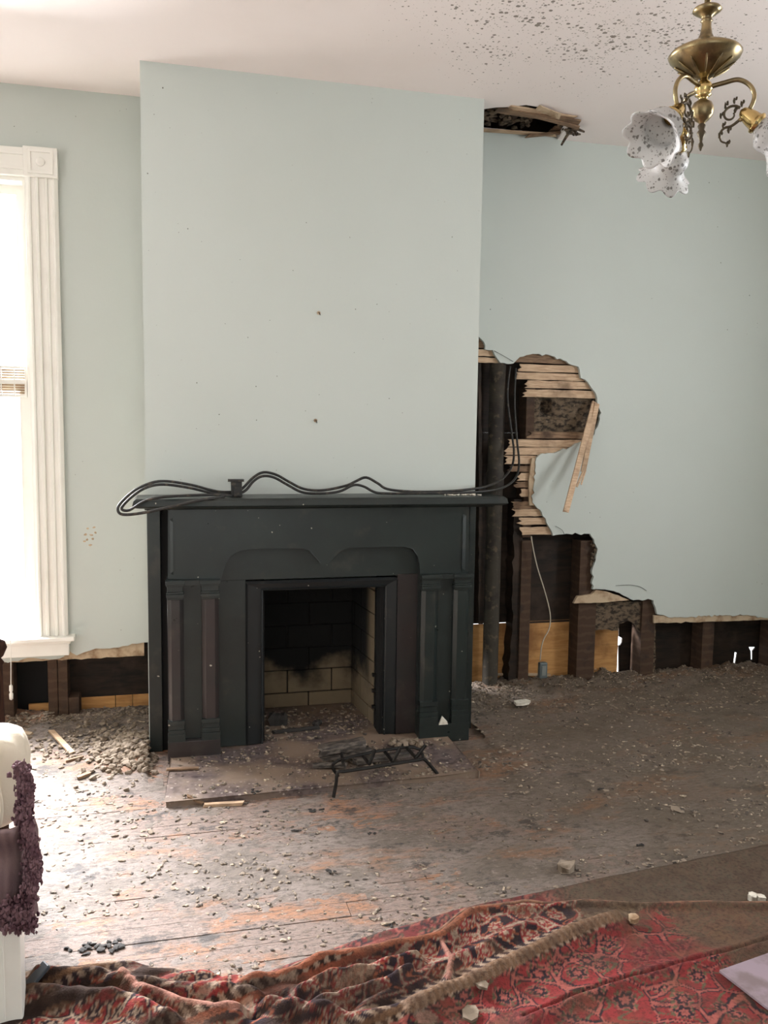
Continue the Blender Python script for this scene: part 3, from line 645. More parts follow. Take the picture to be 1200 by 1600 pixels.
# black moulded frame round the opening
ox0, ox1 = X_(383,1050,YI-.012), X_(621,1050,YI-.012); oz = Z_(500, 905, YI-.012)
ix0, ix1 = X_(408,1050,YI), X_(601,1050,YI); iz = Z_(500, 917, YI)
def frame(a, b, mat, y0, y1, nm):  # a,b = (x0,x1,ztop) outer/inner, mitred
    o = [(a[0], .03), (a[0], a[2]), (a[1], a[2]), (a[1], .03)]; i = [(b[0], .03), (b[0], b[2]), (b[1], b[2]), (b[1], .03)]
    for k, nn in ((0, 'left'), (1, 'top'), (2, 'right')):
        vs = [(o[k][0], y0, o[k][1]), (o[k+1][0], y0, o[k+1][1]), (i[k+1][0], y1, i[k+1][1]), (i[k][0], y1, i[k][1])]
        vb = [(v[0], max(y0, y1)+.03, v[2]) for v in vs]
        MB().add(vs+vb, [(3,2,1,0),(4,5,6,7),(0,1,5,4),(2,3,7,6),(1,2,6,5),(3,0,4,7)]).build(nm, mat, fr_)
fr_ = MB().box(ox0, ox0+.004, YI+.02, YI+.03, .03, oz).build('opening_surround', IRON, mo)
frame((ox0, ox1, oz), (ox0+.012, ox1-.012, oz-.012), IRON, YI-.014, YI-.026, 'outer_bead')
frame((ox0+.012, ox1-.012, oz-.012), (ix0, ix1, iz), IRON, YI-.018, YI-.012, 'flat_band')
frame((ix0, ix1, iz), (ix0+.007, ix1-.007, iz-.007), IRON, YI-.022, YI-.018, 'inner_bead')
frame((ix0+.007, ix1-.007, iz-.007), (FX0, FX1, FZ1), IRON, YI-.012, 4.045, 'splay')
MB().box(FX1+.001, ox1, YI+.0, YC-.001, 0, oz).build('backing', BLACK, mo)
MB().box(ox0, FX0-.001, YI+.02, YC-.001, 0, oz).build('backing', BLACK, mo)
# crumbs on the shelf, chip on the right plinth
m = MB()
for k in range(70):
    x = X_(R(690, 745), 770, 3.95); m.chunk((x, R(3.86, 4.02), zst+.003), R(.003,.009), R(.003,.009), R(.002,.005), R(0,3))
tag(m.build('plaster_crumbs', CHIP, org=(1.2, 3.95, zst)), 'off-white plaster crumbs scattered on right end of the mantel shelf', 'crumbs', kind='stuff')
def chip(name, px, py, z, sx, sy, h, mat, label, cat, rz=0, shape=None):
    q = onZ(px, py, z); sh = shape or [(-1,-.5),(-.4,-.9),(.5,-.7),(1,-.1),(.7,.6),(0,.9),(-.8,.5)]
    c, s = math.cos(rz), math.sin(rz)
    pts = [(q.x+(a*sx*c-b*sy*s)/2, q.y+(a*sx*s+b*sy*c)/2) for a, b in sh]
    m = MB().pz([pts], z, z+h); n = len(pts)
    for v in m.v[n:]: v.z += R(-h*.3, h*.3)
    return tag(m.build(name, mat, org=(q.x, q.y, z), bevel=h*.15), label, cat)
q = onY(691, 1127, YF+.0)
t = MB().py([[(q.x-.022, q.z-.014), (q.x+.026, q.z-.014), (q.x+.02, q.z+.004), (q.x-.004, q.z+.03), (q.x-.012, q.z+.01)]], YF-.012, YF-.004)
tag(t.build('plaster_chip', CHIP, org=q), 'white triangular plaster chip standing on the right plinth of the mantelpiece', 'plaster chip')

# ------------------------------------------------------------------ hearth slab, grate and things on it
h0 = onZ(259, 1253, .025); h1 = onZ(690, 1212, .025)
hy = (h0.y+h1.y)/2; hx0 = h0.x; hx1 = X_(736, 1205, hy+.1)
hs = MB().pz([[(hx0, h0.y), (h1.x, h1.y), (hx1, h1.y+.0), (hx1, YC), (X_(262,1180,YF)-.0, YC), (hx0+.02, YF-.02)]], 0, .027)
tag(hs.build('hearth_slab', HEARTH, org=(.6, hy, 0), bevel=.006), 'speckled dark stone hearth slab caked with dirt before the fireplace', 'hearth')
gz = .12
def G(px, py, z): return onZ(px, py, z)
gr = thing('fire_grate', 'black iron fire grate with bent prongs tipped over on the hearth', 'grate', G(600, 1225, 0))
A = G(528,1207,.11); B = G(662,1186,.10)
MB().tube([G(521,1248,.0)+V((0,0,.006)), G(525,1225,.06), A, A+(B-A)*.1, A+(B-A)*.5, A+(B-A)*.92, B, G(674,1198,.06), G(688,1217,.0)+V((0,0,.006))], .0075, 8, 4).build('front_bar', IRONG, gr)
bk = V((0, .17, -.01))
MB().tube([A+V((.03,.15,-.08)), A+V((.03,.15,-.01)), B+bk, B+bk+V((.05,-.01,-.08))], .007, 8, 4).build('rear_bar', IRONG, gr)
for a, b in (((577,1194),(586,1171)), ((614,1190),(626,1167)), ((650,1184),(665,1164))):
    p0 = G(*a, .105); d = V((0, .14, -.01)); top = p0+V((0,0,0)); e = onY(b[0], b[1], p0.y+.0)
    MB().tube([p0+d, p0+d*.5, p0+d*.06, p0+(e-p0)*.12, p0+(e-p0)*.5, e], .0078, 8, 3).build('prong', IRONG, gr)
MB().tube([p0+d+V((-.3,0,0)), p0+V((-.32,0,0))], .007, 8, 2).build('cross_bar', IRONG, gr)
def log(name, a, b, wd, th, z0, z1, label, mat=CHAR, cat='burnt wood'):
    p = G(a[0], a[1], z0); q = G(b[0], b[1], z1); m = MB(); d = (q-p); n = 7; k0 = 0
    sd = d.cross(V((0,0,1))).normalized(); u = sd.cross(d).normalized()
    for i in range(n+1):
        c = p + d*i/n
        for (s_, t_) in ((-1,-1),(1,-1),(1.05,.3),(.6,1),(-.7,1.05),(-1.05,.2)):
            m.v.append(c + sd*(s_*wd/2*(1+R(-.1,.1))) + u*(t_*th/2*(1+R(-.15,.15))) + d.normalized()*(R(-.012,.012) if i in (0,n) else 0))
    for i in range(n):
        for k in range(6): m.f.append((i*6+k, i*6+(k+1)%6, (i+1)*6+(k+1)%6, (i+1)*6+k))
    m.f.append((5,4,3,2,1,0)); m.f.append(tuple(n*6+k for k in range(6)))
    return tag(m.build(name, mat, org=p), label, cat)
log('burnt_board', (497,1172), (568,1160), .07, .035, .10, .12, 'grey charred board lying uppermost on the fire grate')
log('burnt_board', (502,1181), (578,1172), .05, .03, .07, .085, 'charred split board directly under the top board on the grate')
log('burnt_stick', (490,1196), (540,1194), .025, .02, .04, .05, 'thin charred stick poking out left of the fire grate')
log('burnt_stick', (555,1190), (640,1176), .03, .025, .05, .06, 'blackened branch lying inside the fire grate behind its prongs', CHAR)
log('burnt_log', (420,1124), (447,1123), .06, .05, fbz+.025, fbz+.025, 'black burnt log end at left inside the firebox', COAL)
log('burnt_stick', (426,1144), (500,1136), .02, .015, fbz+.01, fbz+.01, 'long black burnt stick lying across the firebox floor', COAL)
q = onZ(495, 1135, fbz); m = MB()
for k in range(5): m.chunk((q.x+R(-.015,.015), q.y+R(-.015,.015), fbz+.012+R(0,.012)), R(.012,.02), R(.012,.02), R(.01,.014), R(0,3))
tag(m.build('charcoal_lump', COAL, org=q), 'small charcoal lump at the right end of the long burnt stick', 'charcoal')
q = onZ(640, 1165, .03); m = MB()
for k in range(16): m.chunk((q.x+R(-.09,.06), q.y+R(-.04,.03), .035+R(0,.02)), R(.012,.028), R(.012,.026), R(.008,.018), R(0,3))
tag(m.build('ash_heap', RUBBLE, org=q), 'tan heap of ash and rubble behind the grate at the right leg', 'ash heap', kind='stuff')

# ------------------------------------------------------------------ pipe, cables, wires, leaning laths
px0, px1 = X_(758,900,4.53), X_(781,900,4.53); pc = (px0+px1)/2; pr_ = (px1-px0)/2
pp = MB().lathe([(pr_, .0), (pr_, 1.2), (pr_*1.12, 1.21), (pr_*1.12, 1.28), (pr_, 1.29), (pr_, Z_(765,568,4.53)), (0.001, Z_(765,568,4.53))], (pc, 4.53, 0), (0,0,1), 20)
tag(pp.build('drain_pipe', PIPE, org=(pc, 4.53, 0), smooth=True), 'rusty vertical iron pipe in the opened wall beside the mantelpiece', 'pipe')
def cab(pts): return [onY(a, b, c) for a, b, c in pts]
zr_ = .0065
c1 = thing('black_cable', 'upper of two dusty black cables looping over the mantel shelf into the wall', 'cable', onY(480, 768, 3.95))
L1 = cab([(797,572,4.50),(793,620,4.49),(800,680,4.46),(803,705,4.42),(800,728,4.35),(785,748,4.22),(760,760,4.0),(730,765,3.96),(690,768,3.95),(640,768,3.95),(605,764,3.96),(590,755,3.97),(572,746,3.98),(556,752,3.98),(540,759,3.97),(505,766,3.96),(475,764,3.96),(450,752,3.97),(432,742,3.98),(412,738,3.98),(396,746,3.97),(380,762,3.95),(369,768,3.94),(340,768,3.93),(300,758,3.9),(262,752,3.86),(238,754,3.82),(212,765,3.79),(192,782,3.775),(184,795,3.77),(192,804,3.77),(225,801,3.77),(275,790,3.77),(315,781,3.778),(350,776,3.85)])
MB().tube(L1, .0062, 8, 5).build('cable_run', CABLE, c1, smooth=True)
c2 = thing('black_cable', 'lower of two dusty black cables looping over the mantel shelf into the wall', 'cable', onY(500, 772, 3.92))
L2 = cab([(806,575,4.50),(804,630,4.49),(808,690,4.44),(811,720,4.38),(808,742,4.30),(795,757,4.15),(770,766,3.98),(720,770,3.93),(660,771,3.92),(600,771,3.93),(583,768,3.93),(568,760,3.94),(552,758,3.94),(530,768,3.93),(500,771,3.92),(472,769,3.93),(450,758,3.94),(428,746,3.94),(410,744,3.94),(396,752,3.93),(384,766,3.92),(369,772,3.91),(335,771,3.9),(295,762,3.88),(255,757,3.85),(228,762,3.81),(205,777,3.785),(190,794,3.78),(202,797,3.78),(228,782,3.79),(262,776,3.80),(330,773,3.86),(366,775,3.9)])
MB().tube(L2, .0062, 8, 5).build('cable_run', CABLE, c2, smooth=True)
bq = onY(369, 764, 3.92); s_ = .034
jb = MB().pz([[(bq.x-s_*.7, bq.y-.025), (bq.x+s_*.7, bq.y-.03), (bq.x+s_*.8, bq.y+.02), (bq.x-s_*.6, bq.y+.025)]], zst+.001, Z_(369,752,3.92))
jb.pz([[(bq.x-s_*1.1, bq.y-.034), (bq.x+s_*.95, bq.y-.036), (bq.x+s_*.95, bq.y+.028), (bq.x-s_*1., bq.y+.03)]], Z_(369,752,3.92), Z_(369,749,3.92))
jb.box(bq.x-.012, bq.x+.016, bq.y-.034, bq.y-.024, zst+.004, zst+.05)
tag(jb.build('junction_box', CABLE, org=(bq.x, bq.y, zst), bevel=.002), 'small black junction box holding the cables on the mantel shelf', 'junction box')
wi = MB().tube([onY(a, b, YW-.01+.0) for a, b in ((830,838),(834,862),(840,888),(850,920),(858,950),(860,970),(857,985),(850,998),(846,1012),(844,1032))], .0035, 6, 5)
tag(wi.build('white_wire', WIRE, org=onY(850,930,YW), smooth=True), 'off-white wire dangling in the opened wall right of the brown stud', 'wire')
q = onY(846, 1045, YW+.03)
MBX = MB().box(q.x-.026, q.x+.024, YW-.005, YW+.03, q.z-.05, q.z+.045)
ob = MBX.build('outlet_box', BLUEBOX, org=q, bevel=.008); tag(ob, 'blue-grey plastic outlet box at the end of the dangling white wire', 'outlet box')
MB().box(q.x-.014, q.x+.012, YW-.008, YW-.005, q.z-.03, q.z+.025).build('faceplate', M('pale_grey_plastic', srgb(120,124,120), .5).m, ob, bevel=.003)
l1 = MB().obox(onY(929,629,YW+.012), onY(884,800,YW-.22), .034, .009, V((0,1,0)), .006)
tag(l1.build('leaning_lath', LATH, org=onY(884,800,YW-.22), bevel=.001), 'longer tan lath hanging diagonally from the wall hole, reaching lowest', 'lath')
l2 = MB().obox(onY(933,630,YW+.0), onY(911,738,YW-.10), .03, .008, V((0,1,0)), .004)
l2.obox(onY(911,738,YW-.10), onY(901,760,YW-.115), .014, .006, V((0,1,0)), .004).obox(onY(915,735,YW-.10), onY(908,757,YW-.12), .009, .005, V((0,1,0)), .004)
tag(l2.build('leaning_lath', LATH, org=onY(911,738,YW-.1), bevel=.001), 'shorter split lath hanging steeply at the right rim of the wall hole', 'lath')
# nails, threads
for pts, lb in (([(772,548),(785,555),(802,565)], 'fine wire thread arched above the upper left corner of the wall hole'),
                ([(868,822),(878,828),(882,836)], 'fine wire curl above the stepped hole in the wall'),
                ([(962,915),(985,914),(1000,917),(1010,923)], 'fine black wire on the wall above the lowest step of the hole')):
    mm = MB().tube([onY(a, b, YW-.004-(.006 if k == 1 else 0)) for k, (a, b) in enumerate(pts)], .0013, 5, 5)
    tag(mm.build('wire_scrap', CABLE, org=onY(*pts[1], YW)), lb, 'wire')

# ------------------------------------------------------------------ silt crust, rubble, crumbs
PBW = [(RX0, 4.30), (XL, 4.32), (XR, 4.28), (RX1, 4.40)]
def pile(x, y):
    """height of heaped rubble"""
    h = 0
    if x < XL: h = .045*max(0, min(1, (y-4.15)/.35)) + .05*math.exp(-((x-XL)**2+(y-4.0)**2)/.05)
    elif x > XR: h = .06*max(0, min(1, (y-4.1)/.4)) + .015*math.exp(-((x-XR)**2+(y-4.0)**2)/.12)
    return h
def silt_h(x, y):
    b = fb(x*1.6, y*2.6, 0, 5)*.009 + fb(x*9, y*14, 5, 4)*.0035 + fb(x*30, y*46, 9, 2)*.0030
    b += .0006 + .0035*max(0, min(1, (x-.6)/1.4)) + .002*max(0, min(1, (y-3.2)))
    pl = pile(x, y); return b + pl*(1+.5*fb(x*12, y*16, 2, 5))
s0x, s1x, s0y, s1y = -1.75, 3.9, 1.9, 4.62; st = .0125
nx = int((s1x-s0x)/st); ny = int((s1y-s0y)/st)
m = MB(); vi = {}
hgt = {}
for j in range(ny+1):
    for i in range(nx+1):
        x = s0x+i*st; y = s0y+j*st
        if XL+.0 < x < XR-.0 and y > 3.86: continue
        if hx0-.01 < x < hx1+.01 and y > 3.62 and y > h0.y-.005: continue
        hgt[(i, j)] = silt_h(x, y)
for (i, j), h in hgt.items():
    ks = ((i,j),(i+1,j),(i+1,j+1),(i,j+1))
    if all(k in hgt for k in ks) and max(hgt[k] for k in ks) > -.001:
        f = []
        for k in ks:
            if k not in vi: vi[k] = len(m.v); m.v.append(V((s0x+k[0]*st, s0y+k[1]*st, max(hgt[k], -.004))))
            f.append(vi[k])
        m.f.append(tuple(f))
tag(m.build('silt_crust', SILT, smooth=True, org=(1.2, 3, 0)), 'crust of dried grey-brown silt covering the floorboards', 'silt', kind='stuff')
def ground(x, y):
    if hx0 < x < hx1 and h0.y < y < YC: return .027
    return max(0, silt_h(x, y))
m = MB(); cnt = 0
while cnt < 11000:
    x = R(-1.7, 3.6); y = R(1.95, 4.58)
    if XL < x < XR and y > 3.84: continue
    d = .35+.9*fb(x*2.2, y*3, 7, 3) + (.5 if y > 4.1 else 0)
    if R(0, 1) > d: continue
    s = abs(random.gauss(0, .0034))+.0013
    m.chunk((x, y, ground(x, y)+s*.25), s*R(1,2.2), s*R(.7,1.3), s*R(.3,.6), R(0,3)); cnt += 1
tag(m.build('dirt_crumbs', CRUMB, org=(1, 3, 0)), 'fine dirt and plaster crumbs strewn over the whole floor', 'crumbs', kind='stuff')
def heap(n, cx, cy, sx, sy, s0, s1, name, label, base=None, mat=RUBBLE, xm=None):
    m = MB(); k = 0
    while k < n:
        x = random.gauss(cx, sx); y = random.gauss(cy, sy)
        if (XL-.01 < x < XR+.01 and y > 3.98) or y > YB-.05: continue
        if xm and not xm(x, y): continue
        s = R(s0, s1)**1.0; m.chunk((x, y, ground(x, y)+s*.3), s*R(.8,1.4), s*R(.7,1.2), s*R(.5,.9), R(0,3)); k += 1
    return tag(m.build(name, mat, org=(cx, cy, 0)), label, 'rubble', kind='stuff')
q = onZ(222,1185); heap(420, q.x-.05, q.y+.02, .09, .12, .006, .019, 'rubble_heap', 'heap of tan plaster rubble at the left foot of the chimney breast', xm=lambda x, y: x < XL+.03)
q = onZ(150,1165); heap(330, q.x, q.y, .20, .09, .004, .013, 'rubble_heap', 'loose plaster rubble on the floor below the left wall opening')
q = onZ(120,1140); heap(500, q.x, q.y+.08, .35, .05, .004, .011, 'rubble_heap', 'band of dusty rubble along the base of the left wall opening')
q = onZ(1000,1068); heap(700, q.x, q.y+.0, .65, .08, .003, .009, 'rubble_heap', 'long bank of brown rubble along the base of the right wall opening', mat=CRUMB)
q = onZ(775,1095); heap(300, q.x, q.y, .14, .09, .003, .009, 'rubble_heap', 'heap of grey rubble beside the right foot of the mantelpiece')
q = onZ(560,1190,.03); 
m = MB()
for k in range(420):
    x = R(hx0+.05, hx1-.02); y = R(h0.y+.01, 3.9)
    if fb(x*6, y*6, 3, 2) < -.1: continue
    s = R(.003, .011); m.chunk((x, y, .027+s*.25), s*R(1,1.8), s, s*.6, R(0,3))
tag(m.build('hearth_crumbs', CRUMB, org=(.6, 3.7, .027)), 'dark crumbs and ash scattered over the hearth slab', 'crumbs', kind='stuff')
m = MB()
for k in range(260):
    x = R(FX0, FX1); y = R(3.96, fy-.03); s = R(.003, .012); m.chunk((x, y, fbz+s*.25), s*R(1,1.8), s, s*.6, R(0,3))
tag(m.build('firebox_ash', CRUMB, org=(.6, 4.2, fbz)), 'ash and crumbs covering the firebox floor', 'ash', kind='stuff')
# single pieces one can point at
def lump(px, py, s_, label, name='soot_clump', cat='soot clump', mat=COAL, n=9, z=None):
    q = onZ(px, py, 0); g = ground(q.x, q.y); m = MB(); s = s_*.75
    for k in range(n): m.chunk((q.x+random.gauss(0,s), q.y+random.gauss(0,s*.6), g+.002+R(0,s*.15)), R(.25,.7)*s, R(.25,.6)*s, R(.1,.22)*s, R(0,3))
    return tag(m.build(name, mat, org=(q.x, q.y, g)), label, cat)
lump(490,1267,.022,'black soot clump on the floor just before the hearth slab, below its middle')
lump(399,1247,.018,'black soot clump against the front edge of the hearth slab')
lump(463,1299,.014,'small black clump left of centre, between the hearth and the rug')
lump(512,1363,.016,'black clump lying in the middle of the bare floor')
lump(582,1302,.014,'dark clump on the floor a little before the iron grate legs')
lump(178,1478,.03,'black smudgy clump near the lower left before the crumpled rug', n=14)
lump(128,1487,.028,'dark grey clump beside the throw at lower left', n=12)
lump(606,1447,.014,'small dark clump beside the far fold of the rug')
lump(415,1268,.012,'tiny black clump next to the pale wood sliver')
lump(640,1235,.010,'small black lump on the floor right beneath the grate')
lump(940,1235,.018,'dark clump on the right part of the floor, midway to the wall')
lump(1000,1322,.012,'dark speck clump at right, before the muddy rug')
chip('plaster_chip', 816, 1099, .045, .10, .075, .012, CHIP, 'pale flat plaster chip near the wall right of the mantelpiece', 'plaster chip', .2)
chip('plaster_chip', 1176, 1405, .02, .035, .03, .016, CHIP, 'white plaster lump, left of the pair on the muddy rug at far right', 'plaster chip', .4)
chip('plaster_chip', 1189, 1407, .02, .03, .03, .014, CHIP, 'white plaster lump, right of the pair on the muddy rug at far right', 'plaster chip', 1.)
chip('plaster_chip', 990, 1438, .05, .032, .036, .012, RAWPL, 'small tan plaster chip lying on the rug hem', 'plaster chip', 0.)
chip('plaster_chip', 885, 1358, .004, .07, .06, .02, RUBBLE, 'crumbly pale plaster lump on the floor above the muddy rug', 'plaster chip', .3)
chip('plaster_chip', 747, 1535, .06, .035, .08, .006, RUBBLE, 'grey plaster chip stuck on the rug beside the thick fold', 'plaster chip', .5)
chip('plaster_chip', 735, 1585, .04, .06, .05, .006, RUBBLE, 'grey plaster chip on the red rug at the bottom edge', 'plaster chip', .9)
def sliver(a, b, wd, th, label, mat=LATH, z=.006, name='wood_sliver'):
    p = onZ(*a); q = onZ(*b); p.z = ground(p.x, p.y)+z; q.z = ground(q.x, q.y)+z
    return tag(MB().obox(p, q, wd, th, j=.008).build(name, mat, org=p, bevel=.001), label, 'wood')
sliver((317,1260),(380,1257), .022, .012, 'pale wood sliver on the floor before the left end of the hearth')
sliver((293,1256),(318,1258), .018, .008, 'short dark wood sliver touching the pale one before the hearth', LATHD)
sliver((80,1152),(113,1180), .026, .010, 'broken lath lying on the floor below the left wall opening', LATH)
sliver((28,1155),(50,1156), .03, .010, 'short lath piece near the left wall opening, leftmost on the floor', RAWPL)
sliver((105,1192),(130,1189), .016, .010, 'dark wooden splinter in the bright patch of floor', LATHD)
sliver((122,1219),(140,1214), .024, .010, 'dark bark-like splinter lower in the bright patch of floor', LATHD)
sliver((770,1076),(860,1074), .02, .012, 'long pale lath half buried in rubble right of the mantelpiece', RAWPL, .02)
sliver((910,1055),(930,1066), .014, .008, 'thin stick in the rubble at the foot of the wide stud', LATH, .01)
p = onZ(260,1202,.034); q = onZ(310,1200,.034)
tag(MB().obox(p, q, .02, .007, j=.004).build('wood_sliver', LATHD, org=p), 'flat strip lying on the back left corner of the hearth slab', 'wood')

# ------------------------------------------------------------------ rugs
def seg_d(p, a, b):
    ab = b-a; t = max(0, min(1, (p-a).dot(ab)/ab.length_squared)); return (p-(a+ab*t)).length
def pl_d(p, pl): return min(seg_d(p, pl[i], pl[i+1]) for i in range(len(pl)-1))
def fp(*pts, z=0.): return [(lambda q: V((q.x, q.y)))(onZ(a, b, z)) for a, b in pts]
C = {k: srgb(*v)[:3] for k, v in dict(red=(128,44,48), red2=(106,38,44), navy=(26,27,40), cream=(158,138,120), org=(140,78,58), mud=(88,76,62), grn=(84,80,62), blk=(26,22,24), pink=(150,82,76), brn=(104,78,58)).items()}
def mx(a, b, t): return tuple(a[i]*(1-t)+b[i]*t for i in range(3))
AX = fp((640,1585),(960,1440)); axd = (AX[1]-AX[0]).normalized(); axn = V((-axd.y, axd.x))
def sm(a, b, t): t = max(0, min(1, (t-a)/(b-a))); return t*t*(3-2*t)
def motif(u, v, bg, c1, c2, c3, sc):
    """floral medallions: voronoi cells with petalled rosettes and outlines"""
    u += .18/sc*noise.noise(V((u*sc*1.3, v*sc*1.3, 3))); v += .18/sc*noise.noise(V((u*sc*1.3, v*sc*1.3, 8)))
    d, pts = noise.voronoi(V((u*sc, v*sc, 0)))
    q = V((u*sc, v*sc, 0))-pts[0]; q.z = 0; a = math.atan2(q.y, q.x); r = q.length*(1+.22*math.cos(a*6))
    e = d[1]-d[0]
    if r < .10: return c2
    if r < .20: return c1
    if r < .25: return c2
    if r < .34 and math.cos(a*6) > 0: return c3
    if e < .05: return c2
    if e < .10: return c1
    w_ = math.sin(u*sc*7+3*math.sin(v*sc*5))
    if w_ > .93: return c3
    return bg
def rugcol(x, y, fold):
    p = V((x, y)); s = (p-AX[0]).dot(axn); t = (p-AX[0]).dot(axd)
    if s < 0:     # red field side
        c = motif(x, y, C['red'], C['navy'], C['pink'], C['grn'], 9.5)
        if noise.noise(V((x*5, y*5, 1))) > .35: c = mx(c, C['red2'], .6)
    else:
        b = s
        if b < .02: c = C['cream'] if int(t*70) % 2 else C['blk']
        elif b < .045: c = C['brn']
        elif b < .07: c = C['cream'] if int(t*55+b*40) % 2 else C['navy']
        elif b < .26: c = motif(x, y, C['navy'], C['red'], C['cream'], C['org'], 10)
        elif b < .29: c = C['org']
        elif b < .33: c = C['cream'] if int(t*60) % 2 else C['blk']
        elif b < .5: c = motif(x, y, C['red'], C['navy'], C['cream'], C['org'], 13)
        else:
            k = int((b-.5)*28+noise.noise(V((x*6, y*6, 0)))*2.5) % 4
            c = (C['blk'], motif(x, y, C['navy'], C['cream'], C['org'], C['red'], 16), C['cream'] if int(t*65) % 2 else C['navy'], C['brn'])[k]
    return c
# lower rug, flat and muddy
far1 = fp((330,1552),(400,1533),(480,1505),(600,1462),(740,1424),(860,1397),(985,1370),(1100,1346),(1250,1318),(1420,1290))
far1 = [V((p.x, p.y)) for p in far1]
def resamp(pl, n):
    L = [0]
    for i in range(len(pl)-1): L.append(L[-1]+(pl[i+1]-pl[i]).length)
    out = []; j = 0
    for k in range(n+1):
        s = L[-1]*k/n
        while j < len(pl)-2 and L[j+1] < s: j += 1
        out.append(pl[j].lerp(pl[j+1], (s-L[j])/(L[j+1]-L[j])))
    return out
def rugmesh(far, ynear, nu, nv, hf, cf, name, label, thick, warp=None):
    F = resamp(far, nu); m = MB(); cols = []
    x0, x1 = F[0].x, F[-1].x
    for j in range(nv+1):
        t = j/nv
        for i in range(nu+1):
            e = F[i]; nr = V((e.x*.75+(x0+(x1-x0)*i/nu)*.25, ynear)); p = e.lerp(nr, t)
            h = hf(p, t, i/nu); m.v.append(V((p.x, p.y, h))); cols.append(cf(p, t, h))
    for j in range(nv):
        for i in range(nu): k = j*(nu+1)+i; m.f.append((k+nu+1, k+nu+2, k+1, k))
    o = m.build(name, RUGM, org=((x0+x1)/2, ynear+.3, 0), smooth=True, solid=thick, cols=cols); return tag(o, label, 'rug')
def h1f(p, t, u): return .016+fb(p.x*3, p.y*3, 4, 3)*.006+.008*(1-sm(0,.02,t))*0
def c1f(p, t, h):
    c = motif(p.x, p.y, C['red2'], C['navy'], C['pink'], C['mud'], 9)
    k = sm(.95, 1.35, p.x+.3*noise.noise(V((p.x*4, p.y*4, 0)))); k = max(k*.94, .25)
    return mx(c, mx(C['mud'], (.09,.075,.055), .5+.5*noise.noise(V((p.x*9, p.y*9, 2)))), k)
rugmesh(far1, 1.5, 330, 90, h1f, c1f, 'rug', 'flat muddy red rug lying under the folded one, its far corner on bare floor', .010)
# upper crumpled rug
far2 = fp((-60,1560),(20,1545),(60,1533),(130,1531),(200,1531),(280,1535),(330,1541),(372,1552),(430,1546),(470,1530),(520,1510),(560,1500),(610,1494),(660,1484),(692,1475),(712,1458),(738,1437),(775,1433),(820,1424),(862,1429),(885,1427),(910,1421),(960,1424),(1000,1427),(1060,1427),(1130,1428),(1200,1427),(1400,1424))
ridges = []
def ridge(px, h, wd): ridges.append((fp(*px, z=h*.6), h*.8, wd*1.25))
ridge([(380,1552),(450,1540),(520,1512),(600,1496),(690,1478),(735,1440)], .045, .022)
ridge([(640,1590),(700,1560),(760,1535),(830,1500),(900,1465),(960,1445)], .060, .030)
ridge([(420,1585),(500,1600),(580,1605),(640,1590)], .05, .022)
ridge([(560,1600),(620,1560),(690,1520),(760,1490),(830,1455)], .030, .018)
ridge([(470,1570),(520,1545),(590,1530),(650,1510)], .05, .018)
ridge([(480,1595),(540,1570),(600,1555),(640,1530)], .055, .018)
ridge([(190,1540),(215,1562),(280,1580),(370,1600)], .055, .020)
ridge([(60,1540),(140,1538),(210,1550),(330,1560),(400,1575)], .05, .02)
ridge([(40,1570),(120,1568),(200,1580),(260,1600)], .06, .025)
ridge([(830,1608),(900,1570),(980,1545),(1080,1520),(1200,1482),(1300,1450)], .028, .025)
ridge([(690,1490),(705,1515),(700,1545)], .03, .012)
ridge([(740,1437),(860,1430),(910,1423),(1060,1429),(1200,1429),(1400,1426)], .022, .010)
crease = fp((820,1612),(900,1575),(980,1550),(1080,1526),(1200,1488),(1300,1455))
def h2f(p, t, u):
    h = .034+fb(p.x*4, p.y*4, 6, 3)*.008
    mxr = 0
    for pl, rh, wd in ridges:
        d = pl_d(p, pl)
        if d < wd*3: mxr = max(mxr, rh*math.exp(-(d/wd)**2)*(1+.15*noise.noise(V((p.x*18, p.y*18, 1)))))
    lf = 1-sm(.35, .75, p.x)
    h += mxr + lf*.028*abs(noise.noise(V((p.x*7+p.y*4, p.y*22, 2)))) + lf*.006*noise.noise(V((p.x*20, p.y*28, 5)))
    d = pl_d(p, crease); h -= .022*math.exp(-(d/.008)**2)
    return h
def c2f(p, t, h):
    c = rugcol(p.x, p.y + h*1.2, h)
    dk = (1-sm(.45, .8, p.x))*sm(-.25, .35, noise.noise(V((p.x*5, p.y*13, 7)))); c = mx(c, C['blk'], dk*.8)
    if noise.noise(V((p.x*9, p.y*24, 11))) > .42 and p.x < .8: c = mx(c, C['cream'], .55)
    d = pl_d(p, ridges[0][0])
    if d < .012: c = mx(C['org'], C['brn'], .3)
    if pl_d(p, ridges[1][0]) < .026: c = mx(C['brn'], C['cream'], .1 if int((p-AX[0]).dot(axd)*90) % 2 else .35)
    if pl_d(p, ridges[6][0]) < .009 or pl_d(p, ridges[10][0]) < .008: c = mx(C['pink'], C['cream'], .4)
    # mud smear from the right
    k = sm(1.22, 1.46, p.x + .7*(p.y-2.25) + .25*noise.noise(V((p.x*6, p.y*6, 0)))+.1*noise.noise(V((p.x*25, p.y*25, 0))))
    c = mx(c, C['mud'], k*.88)
    g = sm(.1, .6, noise.noise(V((p.x*11, p.y*15, 4)))); return mx(c, C['brn'], .12+.35*g)
r2 = rugmesh(far2, 1.5, 620, 190, h2f, c2f, 'rug', 'crumpled red and navy patterned rug folded across the foreground with dirty hem', .010)
hp = [p for p in resamp(far2, 90)]
m = MB().tube([V((p.x, p.y, h2f(p, 0, 0)-.002)) for p in hp if p.x > fp((372,1552))[0].x], .0075, 6, 2); m.build('hem_binding', HEM, r2, smooth=True)
u = fp((1128,1512),(1200,1486),(1215,1560),(1185,1585))
